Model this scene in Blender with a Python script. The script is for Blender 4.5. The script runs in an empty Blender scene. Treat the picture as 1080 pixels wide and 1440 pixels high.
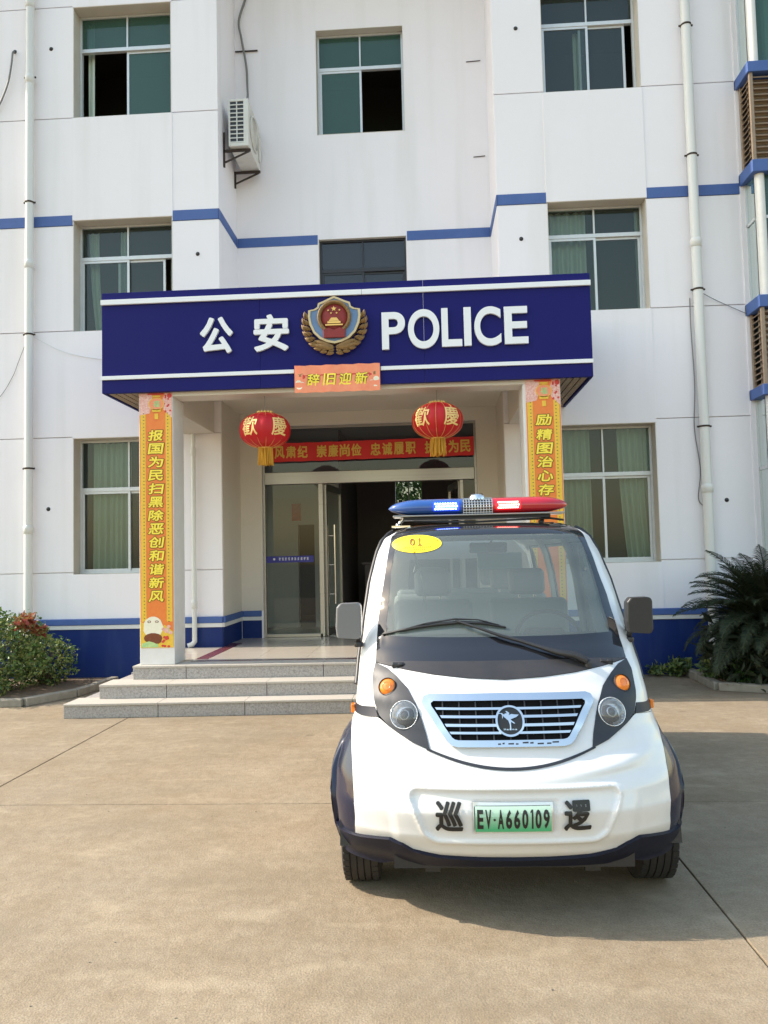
import bpy, math, random
from mathutils import Vector, Matrix
from mathutils.geometry import delaunay_2d_cdt, tessellate_polygon
random.seed(7)
PI = math.pi
scene = bpy.context.scene
COL = scene.collection

# ------------------------------------------------------------------ camera, sky, sun
CAM_H = 1.65
yaw, pitch, roll = math.radians(3.2), math.radians(3.3), math.radians(1.3)
fwd = Vector((-math.sin(yaw) * math.cos(pitch), math.cos(yaw) * math.cos(pitch), math.sin(pitch)))
rt0 = Vector((math.cos(yaw), math.sin(yaw), 0)); up0 = rt0.cross(fwd)
rt = rt0 * math.cos(roll) - up0 * math.sin(roll); upv = rt.cross(fwd)
cam_data = bpy.data.cameras.new('camera'); cam = bpy.data.objects.new('camera', cam_data); COL.objects.link(cam)
m3 = Matrix((rt, upv, -fwd)).transposed()
cam.matrix_world = Matrix.Translation((0, 0, CAM_H)) @ m3.to_4x4()
cam_data.sensor_fit = 'VERTICAL'; cam_data.sensor_height = 36.0; cam_data.lens = 36.0 * 1100 / 1440
cam_data.clip_start = 0.05; cam_data.clip_end = 600
scene.camera = cam

SUN_EL, SUN_BACK = 40.0, 0.5          # degrees; the sun stands in the plane of the facade, to the left
wd = bpy.data.worlds.new('World'); scene.world = wd; wd.use_nodes = True
nt = wd.node_tree; nt.nodes.clear()
sky = nt.nodes.new('ShaderNodeTexSky'); sky.sky_type = 'NISHITA'; sky.sun_disc = False
sky.sun_elevation = math.radians(SUN_EL); sky.sun_rotation = math.radians(-90 + SUN_BACK)
sky.air_density = 1.9; sky.dust_density = 1.5; sky.ozone_density = 1.1
bg = nt.nodes.new('ShaderNodeBackground'); bg.inputs['Strength'].default_value = 0.15
wo = nt.nodes.new('ShaderNodeOutputWorld')
nt.links.new(sky.outputs[0], bg.inputs[0]); nt.links.new(bg.outputs[0], wo.inputs[0])
sl = bpy.data.lights.new('sun', 'SUN'); sl.energy = 3.1; sl.angle = math.radians(0.6); sl.color = (1.0, 0.88, 0.74)
sun = bpy.data.objects.new('sun', sl); COL.objects.link(sun)
e, a = math.radians(SUN_EL), math.radians(SUN_BACK)
sv = Vector((-math.cos(e) * math.cos(a), math.cos(e) * math.sin(a), math.sin(e)))
sun.rotation_euler = sv.to_track_quat('Z', 'Y').to_euler(); sun.location = (-20, 5, 25)
scene.view_settings.view_transform = 'Standard'; scene.view_settings.look = 'None'
scene.view_settings.gamma = 1; scene.view_settings.use_curve_mapping = False
scene.view_settings.exposure = 1.26
scene.cycles.max_bounces = 8; scene.cycles.transparent_max_bounces = 16
scene.cycles.use_denoising = True
scene.cycles.sample_clamp_indirect = 6.0
scene.cycles.caustics_reflective = False; scene.cycles.caustics_refractive = False

# ------------------------------------------------------------------ helpers
def lin(c):
    return tuple(((v / 255) / 12.92 if v <= 10 else ((v / 255 + .055) / 1.055) ** 2.4) for v in c)

def mat(name, col, rough=.6, metal=0.0, spec=.5, coat=0.0, var=None, bump=None, emit=None, island=None, streak=None, transl=0, rng=(.35, .68)):
    """var=(scale, amount, tint) colour noise; bump=(scale, strength); island=colour list per leaf; streak=(xscale,zscale,amount,colour)"""
    m = bpy.data.materials.new(name); m.use_nodes = True
    n = m.node_tree.nodes; l = m.node_tree.links
    b = n['Principled BSDF']; c = tuple(col) + (1,)
    b.inputs['Base Color'].default_value = c; b.inputs['Roughness'].default_value = rough
    b.inputs['Metallic'].default_value = metal; b.inputs['Specular IOR Level'].default_value = spec
    b.inputs['Coat Weight'].default_value = coat; b.inputs['Coat Roughness'].default_value = .04
    tc = n.new('ShaderNodeTexCoord'); cur = None
    def rgb(c_):
        r = n.new('ShaderNodeRGB'); r.outputs[0].default_value = tuple(c_) + (1,); return r.outputs[0]
    if island:
        g = n.new('ShaderNodeNewGeometry'); r = n.new('ShaderNodeValToRGB')
        r.color_ramp.elements[0].color = tuple(island[0]) + (1,); r.color_ramp.elements[1].color = tuple(island[-1]) + (1,)
        for k in range(1, len(island) - 1):
            el = r.color_ramp.elements.new(k / (len(island) - 1)); el.color = tuple(island[k]) + (1,)
        l.new(g.outputs['Random Per Island'], r.inputs[0]); cur = r.outputs[0]
    if var:
        for sc, amt, tint in (var if isinstance(var, list) else [var]):
            t = n.new('ShaderNodeTexNoise'); t.inputs['Scale'].default_value = sc; t.inputs['Detail'].default_value = 6
            t.inputs['Roughness'].default_value = .62
            l.new(tc.outputs['Object'], t.inputs['Vector'])
            mr = n.new('ShaderNodeMapRange'); mr.inputs[1].default_value = rng[0]; mr.inputs[2].default_value = rng[1]
            mr.inputs[3].default_value = 0; mr.inputs[4].default_value = amt; l.new(t.outputs['Fac'], mr.inputs[0])
            mx = n.new('ShaderNodeMix'); mx.data_type = 'RGBA'
            l.new(mr.outputs[0], mx.inputs[0]); l.new(cur or rgb(col), mx.inputs[6]); l.new(rgb(tint), mx.inputs[7])
            cur = mx.outputs[2]
    if streak:
        sx, sz, amt, tint = streak
        mp = n.new('ShaderNodeMapping'); mp.inputs['Scale'].default_value = (sx, sx, sz)
        t = n.new('ShaderNodeTexNoise'); t.inputs['Scale'].default_value = 1; t.inputs['Detail'].default_value = 5
        l.new(tc.outputs['Object'], mp.inputs[0]); l.new(mp.outputs[0], t.inputs['Vector'])
        mr = n.new('ShaderNodeMapRange'); mr.inputs[1].default_value = .52; mr.inputs[2].default_value = .75
        mr.inputs[3].default_value = 0; mr.inputs[4].default_value = amt; l.new(t.outputs['Fac'], mr.inputs[0])
        mx = n.new('ShaderNodeMix'); mx.data_type = 'RGBA'
        l.new(mr.outputs[0], mx.inputs[0]); l.new(cur or rgb(col), mx.inputs[6]); l.new(rgb(tint), mx.inputs[7]); cur = mx.outputs[2]
    if cur: l.new(cur, b.inputs['Base Color'])
    if bump:
        prev = None
        for sc, st in (bump if isinstance(bump, list) else [bump]):
            t = n.new('ShaderNodeTexNoise'); t.inputs['Scale'].default_value = sc; t.inputs['Detail'].default_value = 4
            l.new(tc.outputs['Object'], t.inputs['Vector'])
            bp = n.new('ShaderNodeBump'); bp.inputs['Strength'].default_value = st; bp.inputs['Distance'].default_value = .01
            l.new(t.outputs['Fac'], bp.inputs['Height'])
            if prev: l.new(prev, bp.inputs['Normal'])
            prev = bp.outputs[0]
        l.new(prev, b.inputs['Normal'])
    if emit:
        b.inputs['Emission Color'].default_value = tuple(emit[0]) + (1,); b.inputs['Emission Strength'].default_value = emit[1]
    if transl:
        tr = n.new('ShaderNodeBsdfTranslucent'); mx = n.new('ShaderNodeMixShader'); mx.inputs[0].default_value = transl
        if cur: l.new(cur, tr.inputs[0])
        else: tr.inputs[0].default_value = c
        l.new(b.outputs[0], mx.inputs[1]); l.new(tr.outputs[0], mx.inputs[2]); l.new(mx.outputs[0], n['Material Output'].inputs[0])
    return m

def glass(name, tint, ior=1.5, veil=0.0, veilcol=(.5, .5, .5), rough=0.0, wavy=0):
    m = bpy.data.materials.new(name); m.use_nodes = True
    n = m.node_tree.nodes; l = m.node_tree.links; n.remove(n['Principled BSDF'])
    tr = n.new('ShaderNodeBsdfTransparent'); tr.inputs[0].default_value = tuple(tint) + (1,)
    gl = n.new('ShaderNodeBsdfGlossy'); gl.inputs['Roughness'].default_value = rough; gl.inputs[0].default_value = (1, 1, 1, 1)
    fr = n.new('ShaderNodeFresnel'); fr.inputs[0].default_value = ior
    mx = n.new('ShaderNodeMixShader'); l.new(fr.outputs[0], mx.inputs[0]); l.new(tr.outputs[0], mx.inputs[1]); l.new(gl.outputs[0], mx.inputs[2])
    if wavy:
        tc = n.new('ShaderNodeTexCoord'); t = n.new('ShaderNodeTexNoise'); t.inputs['Scale'].default_value = 2.2
        l.new(tc.outputs['Object'], t.inputs['Vector']); bp = n.new('ShaderNodeBump'); bp.inputs['Strength'].default_value = wavy
        bp.inputs['Distance'].default_value = .02; l.new(t.outputs['Fac'], bp.inputs['Height']); l.new(bp.outputs[0], gl.inputs['Normal'])
    out = mx.outputs[0]
    if veil:  # diffuse film over the glass; on some panes it stands for reflections
        d = n.new('ShaderNodeBsdfDiffuse'); d.inputs[0].default_value = tuple(veilcol) + (1,)
        m2 = n.new('ShaderNodeMixShader'); m2.inputs[0].default_value = veil
        l.new(out, m2.inputs[1]); l.new(d.outputs[0], m2.inputs[2]); out = m2.outputs[0]
    l.new(out, n['Material Output'].inputs[0])
    return m

def props(o, label=None, cat=None, group=None, kind=None):
    if label: o['label'] = label
    if cat: o['category'] = cat
    if group: o['group'] = group
    if kind: o['kind'] = kind
    return o

def thing(name, label, cat, loc=(0, 0, 0), group=None, rotz=0):
    o = bpy.data.objects.new(name, None); COL.objects.link(o); o.location = loc; o.rotation_euler = (0, 0, rotz)
    o.empty_display_size = .1
    return props(o, label, cat, group)

class MB:
    def __init__(s): s.v = []; s.f = []; s.sm = []
    def add(s, v, f, smooth=False):
        o = len(s.v); s.v += [tuple(p) for p in v]; s.f += [tuple(i + o for i in q) for q in f]; s.sm += [smooth] * len(f); return s
    def box(s, x0, x1, y0, y1, z0, z1):
        x0, x1 = min(x0, x1), max(x0, x1); y0, y1 = min(y0, y1), max(y0, y1); z0, z1 = min(z0, z1), max(z0, z1)
        v = [(x, y, z) for z in (z0, z1) for y in (y0, y1) for x in (x0, x1)]
        return s.add(v, [(0, 2, 3, 1), (4, 5, 7, 6), (0, 1, 5, 4), (2, 6, 7, 3), (0, 4, 6, 2), (1, 3, 7, 5)])
    def obox(s, c, ax, ay, az):   # oriented box: centre and three half vectors
        c, ax, ay, az = map(Vector, (c, ax, ay, az))
        v = [c + ax * i + ay * j + az * k for k in (-1, 1) for j in (-1, 1) for i in (-1, 1)]
        return s.add(v, [(0, 2, 3, 1), (4, 5, 7, 6), (0, 1, 5, 4), (2, 6, 7, 3), (0, 4, 6, 2), (1, 3, 7, 5)])
    def tube(s, pts, r, n=8, cap=True, flat=1.0):
        pts = [Vector(p) for p in pts]; rs = r if isinstance(r, (list, tuple)) else [r] * len(pts)
        v = []; ref = None
        for i, p in enumerate(pts):
            d = (pts[min(i + 1, len(pts) - 1)] - pts[max(i - 1, 0)]).normalized()
            if ref is None: ref = Vector((0, 0, 1)) if abs(d.z) < .9 else Vector((1, 0, 0))
            a_ = d.cross(ref).normalized(); b_ = a_.cross(d).normalized(); ref = b_
            for k in range(n):
                t = 2 * PI * k / n; v.append(p + a_ * math.cos(t) * rs[i] + b_ * math.sin(t) * rs[i] * flat)
        f = [(i * n + k, i * n + (k + 1) % n, (i + 1) * n + (k + 1) % n, (i + 1) * n + k) for i in range(len(pts) - 1) for k in range(n)]
        f = [q[::-1] for q in f]
        s.add(v, f, True)
        if cap:
            L = (len(pts) - 1) * n
            s.add(v[:n], [tuple(range(n))]); s.add(v[L:], [tuple(range(n))[::-1]])
        return s
    def lathe(s, prof, c=(0, 0, 0), n=24, axis='z', sy=1.0, smooth=True):
        v = []
        for r, h in prof:
            for k in range(n):
                t = 2 * PI * k / n; a_, b_ = r * math.cos(t), r * math.sin(t) * sy
                p = (a_, b_, h) if axis == 'z' else ((h, b_, a_) if axis == 'x' else (a_, h, b_))
                v.append((p[0] + c[0], p[1] + c[1], p[2] + c[2]))
        f = [(i * n + k, i * n + (k + 1) % n, (i + 1) * n + (k + 1) % n, (i + 1) * n + k) for i in range(len(prof) - 1) for k in range(n)]
        return s.add(v, f, smooth)
    def prism(s, poly, y0, y1, hole=None):   # polygon in x,z pushed from y0 (front) to y1
        n = len(poly); tri = tessellate_polygon([[Vector((x, z, 0)) for x, z in poly]])
        v = [(x, y0, z) for x, z in poly] + [(x, y1, z) for x, z in poly]
        f = [tuple(t) for t in tri] + [tuple(n + i for i in t[::-1]) for t in tri]
        f += [(i, (i + 1) % n, n + (i + 1) % n, n + i) for i in range(n)]
        return s.add(v, f)
    def ring(s, outer, inner, y0, y1):   # flat frame between two polygons with the same number of points
        n = len(outer)
        v = [(x, y0, z) for x, z in outer] + [(x, y0, z) for x, z in inner] + [(x, y1, z) for x, z in outer] + [(x, y1, z) for x, z in inner]
        f = []
        for i in range(n):
            j = (i + 1) % n
            f += [(i, j, n + j, n + i), (i, 2 * n + i, 2 * n + j, j), (n + i, n + j, 3 * n + j, 3 * n + i)]
        return s.add(v, f)
    def build(s, name, m, parent=None, bevel=0, recalc=True, seg=2, loc=None):
        me = bpy.data.meshes.new(name); me.from_pydata(s.v, [], s.f); me.update()
        me.polygons.foreach_set('use_smooth', s.sm)
        if recalc:
            import bmesh
            bm = bmesh.new(); bm.from_mesh(me); bmesh.ops.recalc_face_normals(bm, faces=bm.faces); bm.to_mesh(me); bm.free()
        me.materials.append(m); o = bpy.data.objects.new(name, me); COL.objects.link(o)
        if parent: o.parent = parent
        if loc: o.location = loc
        if bevel:
            md = o.modifiers.new('bevel', 'BEVEL'); md.width = bevel; md.segments = seg; md.limit_method = 'ANGLE'; md.angle_limit = math.radians(40)
        return o

def ell(cx, cz, rx, rz, n=24, t0=0):
    return [(cx + rx * math.cos(t0 + 2 * PI * k / n), cz + rz * math.sin(t0 + 2 * PI * k / n)) for k in range(n)]

_gc = {}
def glyph(ch, off=0.0):
    """flat text mesh normalised to a 0..1 box: (verts2d, faces)"""
    key = (ch, off)
    if key not in _gc:
        cu = bpy.data.curves.new('t', 'FONT'); cu.body = ch; cu.offset = off; cu.resolution_u = 12 if ch in 'OPC' else 3; cu.fill_mode = 'FRONT'
        o = bpy.data.objects.new('t', cu); COL.objects.link(o)
        me = bpy.data.meshes.new_from_object(o)
        vs = [(v.co.x, v.co.y) for v in me.vertices]; fs = [tuple(p.vertices) for p in me.polygons]
        bpy.data.objects.remove(o); bpy.data.curves.remove(cu); bpy.data.meshes.remove(me)
        xs = [v[0] for v in vs]; ys = [v[1] for v in vs]
        x0, x1, y0, y1 = min(xs), max(xs), min(ys), max(ys)
        w = max(x1 - x0, 1e-4); h = max(y1 - y0, 1e-4)
        _gc[key] = ([((x - x0) / w, (y - y0) / h) for x, y in vs], fs, w / h)
    return _gc[key]

def split_tris(P2, fs, L):
    P2 = list(P2); out = []; st = []
    for f in fs:
        for k in range(1, len(f) - 1): st.append((f[0], f[k], f[k + 1]))
    mid = {}
    while st:
        t = st.pop(); d = [(math.hypot(P2[t[q]][0] - P2[t[(q + 1) % 3]][0], P2[t[q]][1] - P2[t[(q + 1) % 3]][1]), q) for q in range(3)]; m_, q = max(d)
        if m_ <= L: out.append(t); continue
        a_, b_, c_ = t[q], t[(q + 1) % 3], t[(q + 2) % 3]; k = (min(a_, b_), max(a_, b_))
        if k not in mid: mid[k] = len(P2); P2.append(((P2[a_][0] + P2[b_][0]) / 2, (P2[a_][1] + P2[b_][1]) / 2))
        st += [(a_, mid[k], c_), (mid[k], b_, c_)]
    return P2, out

def put_glyph(mb, ch, x0, x1, z0, z1, y0, y1=None, off=0.0, shear=0.0, fn=None, bold=0.0, cut=.012):
    """place a glyph in the box x0..x1, z0..z1 on the plane y0 (solid back to y1 if given) or through fn(x,z,lift)->point;
    bold thickens the strokes by that share of the height (stacked shifted layers, each a hair above the last)"""
    if bold:
        r = bold * (z1 - z0); x0 += r; x1 -= r; z0 += r; z1 -= r
        sh_ = [(0, 0)] + [(r * math.cos(t * PI / 4), r * math.sin(t * PI / 4)) for t in range(8)]
    else: sh_ = [(0, 0)]
    for q, (dx, dz) in enumerate(sh_):
        vs, fs, _ = glyph(ch, off); lift = q * .00012
        P2 = [(x0 + dx + u * (x1 - x0) + shear * (v - .5) * (z1 - z0), z0 + dz + v * (z1 - z0)) for u, v in vs]
        if fn:
            P2, fs = split_tris(P2, fs, cut); mb.add([fn(x, z, lift) for x, z in P2], fs); continue
        if y1 is None: mb.add([(x, y0 - lift, z) for x, z in P2], fs); continue
        n = len(P2); cnt = {}
        for f in fs:
            for i in range(len(f)): cnt[(f[i], f[(i + 1) % len(f)])] = 1
        be = [e_ for e_ in cnt if (e_[1], e_[0]) not in cnt]
        mb.add([(x, y0 - lift, z) for x, z in P2] + [(x, y1, z) for x, z in P2], fs + [(b_, a_, n + a_, n + b_) for a_, b_ in be])

# ------------------------------------------------------------------ materials
M = {}
M['wall'] = mat('white_wall_paint', (.825, .795, .82), .85, var=[(.7, .35, (.78, .745, .75)), (9, .18, (.79, .755, .76))], streak=(3.0, .22, .45, (.67, .655, .63)), bump=[(60, .14), (5, .14)])
M['porch'] = mat('cream_porch_paint', (.66, .61, .54), .8, var=(1.5, .3, (.58, .53, .46)), bump=(50, .1))
M['reveal'] = mat('shaded_reveal_paint', (.60, .56, .49), .85, var=(3, .4, (.48, .43, .36)))  # tan of the shaded reveals put into the paint colour
M['joint'] = mat('dark_joint', (.05, .05, .05), .9)
M['blue_band'] = mat('blue_band_paint', lin((70, 98, 156)), .6, var=(4, .4, lin((54, 80, 138))))
M['dado'] = mat('dark_blue_dado_paint', lin((14, 42, 104)), .5, spec=.3, var=(3, .45, lin((20, 40, 100))), streak=(5, .6, .3, lin((60, 80, 120))))
M['white_trim'] = mat('white_trim_paint', (.72, .71, .68), .6, var=(8, .3, (.55, .53, .5)))
M['sign_blue'] = mat('sign_blue_panel', lin((21, 21, 94)), .5, spec=.15, var=(.8, .5, lin((28, 29, 100))))
M['sign_white'] = mat('sign_white_acrylic', (.78, .79, .80), .35)
M['alu'] = mat('aluminium_frame', (.62, .64, .65), .4, metal=.25, var=(14, .3, (.48, .5, .5)))
M['bronze'] = mat('dark_bronze_frame', (.03, .03, .035), .4, metal=.3)
M['pane'] = glass('green_window_glass', (.66, .74, .70), 1.5, .08, (.28, .40, .36), wavy=.03)  # diffuse film paints in the grey-green reflections on the panes
M['pane_grey'] = glass('grey_window_glass', (.30, .33, .38), 1.55, .12, (.18, .20, .27), wavy=.03)
M['pane_green'] = glass('sea_green_glass', (.25, .42, .38), 1.5, .30, (.12, .27, .22), wavy=.03)
M['door_glass'] = glass('clear_door_glass', (.72, .77, .75), 1.5, .02, (.4, .45, .45))
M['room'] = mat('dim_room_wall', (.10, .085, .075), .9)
M['lobby'] = mat('lobby_wall_paint', (.62, .62, .58), .8)
M['lobby_dark'] = mat('lobby_dark_panel', (.16, .135, .13), .6)
M['curtain'] = mat('pale_green_curtain_cloth', (.70, .78, .68), .9, var=(3, .4, (.56, .68, .55)), transl=.15)
M['pvc'] = mat('grey_white_pvc', (.66, .66, .63), .35, streak=(9, .5, .45, (.5, .49, .45)))
M['steel'] = mat('brushed_stainless', (.40, .375, .345), .32, metal=.85, streak=(.6, 30, .5, (.27, .25, .23)))
M['chrome'] = mat('chrome', (.80, .775, .75), .16, metal=1.0)
M['wire'] = mat('grey_cable_sheath', (.18, .18, .17), .6)
M['iron'] = mat('rusty_iron_bracket', (.03, .024, .02), .8, var=(20, .6, (.08, .045, .03)))
M['ac_white'] = mat('aged_white_enamel', (.66, .65, .60), .45, var=(6, .4, (.5, .48, .42)), streak=(8, 1, .4, (.42, .35, .27)))
M['black'] = mat('black_plastic', (.018, .018, .02), .45, var=(30, .3, (.03, .03, .03)))
M['louvre'] = mat('brown_louvre_slat', (.30, .22, .15), .55, var=(8, .5, (.20, .15, .11)))
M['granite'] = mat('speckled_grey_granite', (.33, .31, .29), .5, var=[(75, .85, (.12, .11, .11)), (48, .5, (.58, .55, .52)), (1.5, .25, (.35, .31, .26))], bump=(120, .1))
M['tread'] = mat('sunlit_granite_tread', (.50, .46, .40), .5, var=[(70, .55, (.3, .28, .25)), (2, .4, (.42, .37, .30))], bump=(100, .1))  # paler than the risers: sunlight on the treads put into the colour
M['tile'] = mat('polished_cream_tile', (.50, .45, .38), .18, var=[(2, .4, (.42, .37, .31)), (60, .2, (.4, .36, .3))])
M['tile_red'] = mat('polished_red_tile', (.17, .05, .05), .2, var=(6, .4, (.12, .04, .04)))
M['soil'] = mat('dry_garden_soil', (.16, .11, .07), .95, var=(8, .6, (.08, .06, .04)), bump=(25, .8))
M['kerb'] = mat('weathered_concrete_kerb', (.30, .27, .22), .9, var=(9, .6, (.18, .16, .12)), bump=[(40, .5), (8, .4)])
M['leaf'] = mat('shrub_leaf', (.06, .12, .03), .42, island=[(.03, .06, .016), (.08, .14, .032), (.045, .085, .02), (.17, .23, .06), (.32, .34, .10), (.07, .11, .03)], transl=.25)
M['leaf_red'] = mat('red_shrub_leaf', (.3, .05, .04), .45, island=[(.28, .035, .03), (.34, .08, .05), (.30, .15, .06), (.22, .20, .05)], transl=.3)
M['leaf_light'] = mat('light_green_leaf', (.10, .2, .04), .45, island=[(.04, .10, .02), (.09, .18, .04), (.15, .24, .06)], transl=.3)
M['stem'] = mat('woody_stem', (.12, .08, .05), .9)
M['frond'] = mat('cycad_frond', (.02, .03, .016), .6, spec=.3, island=[(.009, .014, .008), (.016, .026, .012), (.028, .042, .018), (.045, .055, .028), (.012, .019, .010)], transl=.08)
M['frond_dry'] = mat('dry_cycad_frond', (.22, .14, .07), .8)
M['concrete'] = mat('tan_yard_concrete', (0.265, 0.202, 0.129), .82, spec=.3, rng=(.41, .61),
    var=[(.35, .85, (0.213, 0.164, 0.105)), (.9, .8, (.385, .325, .235)), (2.7, .6, (0.203, 0.151, 0.093)), (1.5, .45, (0.223, 0.196, 0.150)), (6, .55, (0.327, 0.265, 0.185)), (14, .5, (0.193, 0.145, 0.093)), (38, .5, (0.287, 0.224, 0.150)), (100, .5, (0.148, 0.115, 0.075))],
    bump=[(120, .4), (22, .4), (3, .3)])
def dress_concrete(m):
    """drip stains and scrapes with shapes of their own"""
    n = m.node_tree.nodes; l = m.node_tree.links; b = n['Principled BSDF']; src = b.inputs['Base Color'].links[0].from_socket
    tc = n.new('ShaderNodeTexCoord')
    def overlay(src, fac, col):
        mx = n.new('ShaderNodeMix'); mx.data_type = 'RGBA'; l.new(fac, mx.inputs[0]); l.new(src, mx.inputs[6]); mx.inputs[7].default_value = tuple(col) + (1,); return mx.outputs[2]
    def rng(sock, a_, b_, c_, d_):
        r = n.new('ShaderNodeMapRange'); r.inputs[1].default_value = a_; r.inputs[2].default_value = b_; r.inputs[3].default_value = c_; r.inputs[4].default_value = d_; l.new(sock, r.inputs[0]); return r.outputs[0]
    def mul(a_, b_):
        q = n.new('ShaderNodeMath'); q.operation = 'MULTIPLY'; l.new(a_, q.inputs[0]); l.new(b_, q.inputs[1]); return q.outputs[0]
    def noise(sc, det=5, vec=None):
        t = n.new('ShaderNodeTexNoise'); t.inputs['Scale'].default_value = sc; t.inputs['Detail'].default_value = det; l.new(vec or tc.outputs['Object'], t.inputs['Vector']); return t
    # round drip stains
    v = n.new('ShaderNodeTexVoronoi'); v.inputs['Scale'].default_value = 1.7; l.new(tc.outputs['Object'], v.inputs['Vector'])
    f = mul(rng(v.outputs['Distance'], .05, .10, .55, 0), rng(noise(1.1).outputs['Fac'], .5, .6, 0, 1)); src = overlay(src, f, (0.119, 0.092, 0.060))
    # pale scrapes, drawn out sideways
    mp = n.new('ShaderNodeMapping'); mp.inputs['Scale'].default_value = (2.6, 5.0, 1); mp.inputs['Rotation'].default_value = (0, 0, .25); l.new(tc.outputs['Object'], mp.inputs[0])
    f = rng(noise(1, 7, mp.outputs[0]).outputs['Fac'], .58, .76, 0, .40); src = overlay(src, f, (0.416, 0.348, 0.240))
    mp2 = n.new('ShaderNodeMapping'); mp2.inputs['Scale'].default_value = (.6, 1.9, 1); mp2.inputs['Rotation'].default_value = (0, 0, -.12); l.new(tc.outputs['Object'], mp2.inputs[0])
    f = rng(noise(1, 6, mp2.outputs[0]).outputs['Fac'], .52, .74, 0, .5); src = overlay(src, f, (0.164, 0.130, 0.086))
    l.new(src, b.inputs['Base Color'])
dress_concrete(M['concrete'])
M['plate_metal'] = mat('bright_plate_frame', (.7, .71, .72), .3, metal=.7)
M['van_white'] = mat('white_car_paint', (.68, .68, .68), .28, coat=.5, var=[(3, .25, (.63, .62, .60)), (25, .2, (.60, .58, .55))], bump=(1.3, .02))
M['navy'] = mat('navy_car_paint', (.008, .010, .032), .25, spec=.35, coat=.35)
M['charcoal'] = mat('charcoal_pod_plastic', (.026, .029, .036), .45, spec=.35)
M['grille_black'] = mat('matt_grille_black', (.006, .006, .007), .8, spec=.1)
M['stripe'] = mat('navy_stripe_film', (.007, .008, .020), .45, spec=.3)
M['frit'] = mat('black_glass_border', (.012, .012, .014), .06, coat=.6)
M['cowl'] = mat('dusty_black_cowl_plastic', (.028, .026, .027), .38, var=(12, .4, (.05, .045, .04)))
M['rubber'] = mat('tyre_rubber', (.016, .015, .015), .8, var=(10, .6, (.04, .032, .026)))
M['windscreen'] = glass('windscreen_glass', (.42, .49, .47), 1.65, .25, (.29, .335, .32))  # grey film paints in the sky and ground reflections
M['clear'] = glass('clear_lens_glass', (.85, .88, .9), 1.45, .05, (.6, .6, .6)); M['lampcover'] = glass('ribbed_lamp_cover', (.85, .87, .9), 1.5, .12, (.6, .62, .64), wavy=.3)
M['seat'] = mat('pale_grey_seat_vinyl', (.24, .26, .255), .5)
M['inner'] = mat('light_grey_cabin_lining', (.20, .22, .21), .7)
M['amber'] = mat('amber_lens', (.80, .20, .012), .15, coat=.7)
M['lampglass'] = mat('headlamp_reflector', (.70, .71, .73), .18, metal=.55, coat=.8, bump=(70, .6))
M['lens_blue'] = mat('blue_polycarbonate', (.02, .09, .34), .1, coat=1, transl=.15)
M['lens_red'] = mat('red_polycarbonate', (.50, .008, .02), .1, coat=1, transl=.15)
M['led_blue'] = mat('lit_blue_led', (.2, .3, 1), .3, emit=((.20, .38, 1.0), 5.0))
M['led_blue_dot'] = mat('lit_white_blue_led', (.7, .8, 1), .3, emit=((.40, .62, 1.0), 6.0))
M['led_base_b'] = mat('glowing_blue_panel', (.02, .04, .9), .3, emit=((.01, .04, 1.0), 1.6))
M['led_base_r'] = mat('glowing_red_panel', (.9, .02, .03), .3, emit=((1.0, .01, .02), 1.2))
M['led_red_dot'] = mat('lit_white_red_led', (1, .8, .75), .3, emit=((1.0, .50, .40), 5.0))
M['lantern'] = mat('red_lantern_silk', (.62, .012, .018), .5, transl=.3, bump=(90, .1))
M['gold'] = mat('gold_foil', (.78, .48, .14), .35, metal=.45)
M['goldprint'] = mat('gold_print', (.85, .55, .20), .5)
M['tassel'] = mat('yellow_tassel_thread', (.80, .42, .03), .6, island=[(.72, .32, .02), (.85, .50, .05), (.60, .27, .02)])
M['oldgold'] = mat('weathered_gold_paint', (.27, .155, .05), .6, metal=.1, var=(25, .6, (.15, .08, .03)))
M['palegold'] = mat('pale_gold_paint', (.58, .46, .26), .45, metal=.2)
M['shield_blue'] = mat('faded_blue_enamel', lin((104, 134, 172)), .55, var=(12, .5, lin((84, 108, 142))))
M['emblem_red'] = mat('dull_red_enamel', lin((140, 42, 38)), .6, var=(20, .5, lin((100, 34, 32))))
M['orange'] = mat('orange_banner_print', lin((228, 122, 50)), .5, var=[(5, .4, lin((222, 104, 40))), (22, .35, lin((232, 150, 60)))])
M['yellow'] = mat('yellow_banner_print', lin((232, 190, 60)), .5, var=(40, .5, lin((205, 165, 50))))
M['yel_glyph'] = mat('yellow_glyph_print', lin((246, 222, 70)), .5)
M['olive'] = mat('olive_outline_print', lin((128, 96, 20)), .5)
M['pic_red'] = mat('red_print', lin((196, 44, 40)), .5, var=(30, .5, lin((220, 90, 70))))
M['pic_pink'] = mat('pink_blossom_print', lin((232, 196, 186)), .5, var=(60, .8, lin((205, 120, 100))))
M['pic_white'] = mat('white_print', lin((236, 230, 208)), .5, var=(40, .3, lin((205, 205, 170))))
M['pic_brown'] = mat('brown_print', lin((130, 66, 30)), .5, var=(30, .6, lin((80, 36, 22))))
M['pic_green'] = mat('green_print', lin((150, 196, 130)), .5, var=(30, .6, lin((220, 220, 150))))
M['pic_salmon'] = mat('salmon_print', lin((238, 150, 110)), .5, var=(12, .5, lin((236, 110, 80))))
M['banner_red'] = mat('red_banner_cloth', lin((206, 36, 40)), .6, var=(3, .3, lin((180, 28, 34))))
M['banner_txt'] = mat('dull_yellow_banner_print', lin((214, 176, 80)), .6)
M['sticker_y'] = mat('yellow_sticker', lin((250, 222, 30)), .4)
M['sticker_t'] = mat('brown_sticker_ink', lin((120, 70, 20)), .5)
M['blue_strip'] = mat('blue_glass_strip', lin((44, 44, 130)), .5)
M['ink'] = mat('black_lettering', (.012, .012, .012), .4)
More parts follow.
